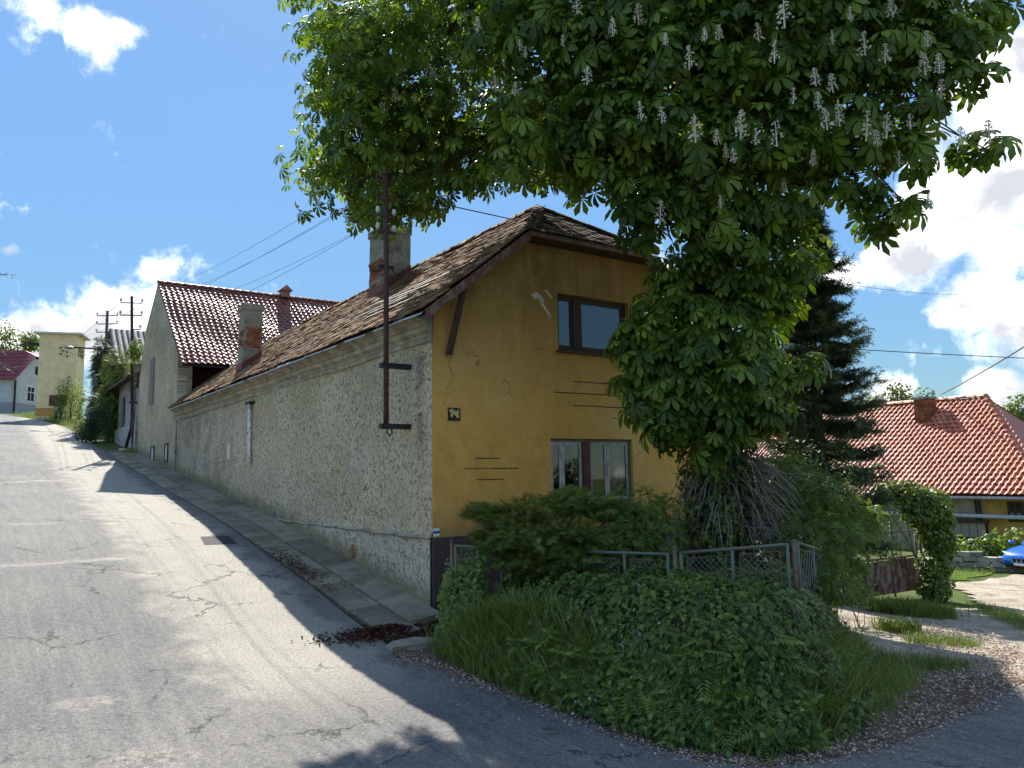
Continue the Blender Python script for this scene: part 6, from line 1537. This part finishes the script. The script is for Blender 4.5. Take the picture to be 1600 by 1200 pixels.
gz2 = [(2.55, 7.4), (2.95, 7.62), (3.3, 8.0), (3.6, 8.5), (4.2, 9.8), (4.75, 11.0), (4.3, 11.0), (3.7, 9.6), (3.2, 8.6), (2.9, 8.2)]
grass_patch('tall_grass', 'long arching grass on the lane side of the ivy bank', gz2, 3600, Bn, .42, 'grass', soft=.05)
gz3 = [(3.1, 7.7), (3.9, 8.5), (4.8, 9.6), (5.1, 10.6), (4.8, 10.9), (4.0, 9.4), (3.4, 8.5)]
gz5 = [(3.9, 9.0), (4.6, 10.7), (5.2, 13.0), (5.8, 15.3), (6.3, 17.0), (5.7, 17.0), (5.2, 14.8), (4.6, 12.3), (3.9, 10)]
grass_patch('short_grass', 'grass fringe along the foot of the hedge towards the gate', gz5, 3500, Gn, .26, 'grass')
grass_patch('short_grass', 'short grass between the bank and the gravel lane', gz3, 3000, Gn, .2, 'grass')
for (px, py, rx, ry, lab, hh) in ((1440, 960, .7, .6, 'bright grass tuft in front of the gate', .32), (1405, 985, .35, .3, 'small bright tuft on the path to the gate', .22), (1470, 1005, .55, .3, 'sunlit grass strip on the edge of the lane', .16), (1455, 1040, .5, .3, 'ragged grass edge where the lane meets the verge', .16), (1395, 955, .5, .4, 'grass under the gate planks', .3)):
    c = gnd(px, py); pl_ = [(c[0] + rx * math.cos(a), c[1] + ry * math.sin(a)) for a in np.linspace(0, 2 * math.pi, 14)[:-1]]
    grass_patch('grass_tuft', lab, pl_, 900, Gn, hh, 'dry_grass')
c0 = [gnd(*q)[:2] for q in ((1515, 940), (1600, 962), (1680, 985), (1680, 1010), (1600, 985), (1540, 962))]
grass_patch('grass_strip', 'green grass strip between the wheel tracks of the lane', [tuple(q) for q in c0], 4500, Gn, .13, 'dry_grass')
grass_patch('lawn_grass', 'bright lawn before the stone garden wall', lawn_poly, 7000, Gn, .16, 'dry_grass')
c0 = [hw(66, -4.2), hw(58, -2.1), hw(50, -1.2), hw(42, -.9), hw(42, 1.5), hw(52, 3), hw(62, 3), hw(72, -1)]
grass_patch('verge_grass', 'bright grass verge at the top of the street', [tuple(q) for q in c0], 6000, Gn, .35, 'dry_grass')
c0 = [hw(30.3, -.5), hw(29.0, -.35), hw(28.8, -.05), hw(31, -.05)]
grass_patch('grass_tuft', 'grass tuft at the foot of the black pole', c0, 500, Gn, .3, 'grass')
# leaves of the plant by the plinth corner
P = scatter_on(1500, [(-1.18, 11.6), (-.75, 11.2), (-.35, 12.0), (-.75, 12.7), (-1.15, 12.6)], Bn); P[:, 2] += rng.uniform(.0, .75, len(P)) * smooth((P[:, 1] - 11.2) / .8)
tri_scatter('corner_ivy', IVY, P, frames(np.array([-.2, -.9, .5]) + rng.normal(0, .4, P.shape), np.array([0, -.3, -1.0]), .4), .075 * rng.uniform(.6, 1.3, len(P)), M['weed'], label='ivy creeping up the dark plinth at the house corner', cat='ivy')
# silver leaved plant with white flowers
sp_ = at(962, 1040, 8.5); n = 260
P = np.column_stack([rng.normal(sp_[0], .26, n), rng.normal(sp_[1], .2, n), np.zeros(n)]); P[:, 2] = Bn(P[:, 0], P[:, 1]) + rng.uniform(.05, .32, n)
t_ = thing('silver_plant', 'silvery plant with small white flowers in the grass of the bank', 'plant', (sp_[0], sp_[1], float(Bn(sp_[0], sp_[1]))))
tri_scatter('leaves', LEAF, P, frames(np.array([0, -.5, .6]) + rng.normal(0, .5, P.shape), np.array([0, -.2, 1.0]), .6), .06 * rng.uniform(.6, 1.4, n), M['silver_leaf'], t_)
n = 34; P = np.column_stack([rng.normal(sp_[0] + .08, .3, n), rng.normal(sp_[1] - .15, .2, n), np.zeros(n)]); P[:, 2] = Bn(P[:, 0], P[:, 1]) + rng.uniform(.05, .4, n)
STAR = (np.array([(0, 0, 0)] + [(math.cos(a) * (1 if i % 2 else .4), math.sin(a) * (1 if i % 2 else .4), .1) for i, a in enumerate(np.linspace(0, 2 * math.pi, 11)[:-1])]), np.array([(0, 1 + i, 1 + (i + 1) % 10) for i in range(10)]))
tri_scatter('flowers', STAR, P, frames(np.array([0, -.6, .7]) + rng.normal(0, .4, P.shape), np.array([0, 0, 1.0]), .4), .022, M['petal'], t_)

# fallen blossom and litter
QUAD = (np.array([(-.5, -.3, 0), (.5, -.25, .08), (.4, .35, .02), (-.4, .3, .1)]), np.array([(0, 1, 2), (0, 2, 3)]))
def litter(name, label, P, size, mat, jit=.35):
    n = len(P); a = rng.uniform(0, 6.28, n)
    return tri_scatter(name, QUAD, P, frames(np.array([0, 0, 1.0]) + rng.normal(0, jit, P.shape), np.column_stack([np.cos(a), np.sin(a), np.zeros(n)])), size * rng.uniform(.5, 1.4, n), M[mat], label=label, cat='litter')
def near_verge(n, sd):
    k = rng.integers(0, len(verge) - 1, n); f = rng.random((n, 1)); v0 = np.array(verge)[k]; v1 = np.array(verge)[k + 1]
    p = v0 + (v1 - v0) * f + rng.normal(0, sd, (n, 2)); return np.column_stack([p, Gn(p[:, 0], p[:, 1]) + .012])
P = near_verge(5200, .12); P[:, 1] -= .02
litter('fallen_petals', 'pinkish fallen blossom along the edge of the road', P, .022, 'litter')
P = near_verge(2600, .75); litter('scattered_petals', 'thinly scattered pale petals on the shaded road', P, .014, 'litter')
lp = [gnd(*q)[:2] for q in ((1255, 1120), (1330, 1120), (1420, 1080), (1500, 1030), (1590, 1010), (1640, 1060), (1560, 1110), (1440, 1140), (1330, 1160), (1250, 1160))]
P = scatter_on(3000, [tuple(q) for q in lp], Gn); P[:, 2] += .014; litter('lane_litter', 'brown and pale blossom litter where the lane meets the road', P, .026, 'litter')
P = scatter_on(2600, [(4.0, 8.9), (6.0, 12.0), (7.5, 14.5), (8.4, 14.0), (7.0, 11.0), (5.2, 9.0)], Gn); P[:, 2] += .012; litter('path_litter', 'pale blossom litter on the gravel before the gate', P, .03, 'litter')
n = 1500; s_r = rng.uniform(-.9, 9, n); w_r = rng.choice([-.62, -1.22, -.05, -.9], n) + rng.normal(0, .06, n); P = np.array([H(a, b, 0) for a, b in zip(w_r, s_r)]); P[:, 2] = Gn(P[:, 0], P[:, 1]) + .075
litter('gutter_petals', 'pale petals caught in the joints of the gutter slabs', P, .02, 'litter')
n = 800; s_r = rng.normal(3.6, .8, n); w_r = rng.normal(-1.1, .13, n); P = np.array([H(a, b, 0) for a, b in zip(w_r, s_r)]); P[:, 2] = Gn(P[:, 0], P[:, 1]) + .06
litter('gutter_litter', 'dark damp litter lying in the gutter half way along the wall', P, .035, 'brown_litter')
# heap at the end of the gutter and the broken kerb stone
hp = gnd(600, 990); n = 3000
dx_ = rng.normal(0, .42, n); dy_ = rng.normal(0, .2, n); P = np.column_stack([hp[0] + .05 + dx_ * .85 + dy_ * .3, hp[1] + dx_ * .35 + dy_, np.zeros(n)]); P[:, 2] = Gn(P[:, 0], P[:, 1]) + .02 + .11 * np.exp(-(dx_ / .4) ** 2 - (dy_ / .2) ** 2) * rng.uniform(.3, 1.1, n)
litter('litter_heap', 'heap of dark brown damp litter at the end of the gutter', P, .04, 'brown_litter', .6)
ks = gnd(640, 1010); sm = MB(); V = []
for (z, f) in ((-.08, 1.05), (.055, 1.0), (.075, .88)):
    for (x, y) in ((-.36, -.1), (-.2, -.24), (.12, -.2), (.34, .0), (.36, .2), (.05, .28), (-.28, .14)): V.append((ks[0] + x * f + random.uniform(-.03, .03), ks[1] + y * f + random.uniform(-.03, .03), ks[2] + z + .06 * x + random.uniform(-.012, .012)))
sm.add(V, [(7 * i + k, 7 * i + (k + 1) % 7, 7 * i + 7 + (k + 1) % 7, 7 * i + 7 + k) for i in range(2) for k in range(7)] + [tuple(range(14, 21))])
sm.build('kerb_stone', M['concrete'], None, label='broken concrete kerb stone lying at the house corner', cat='stone')
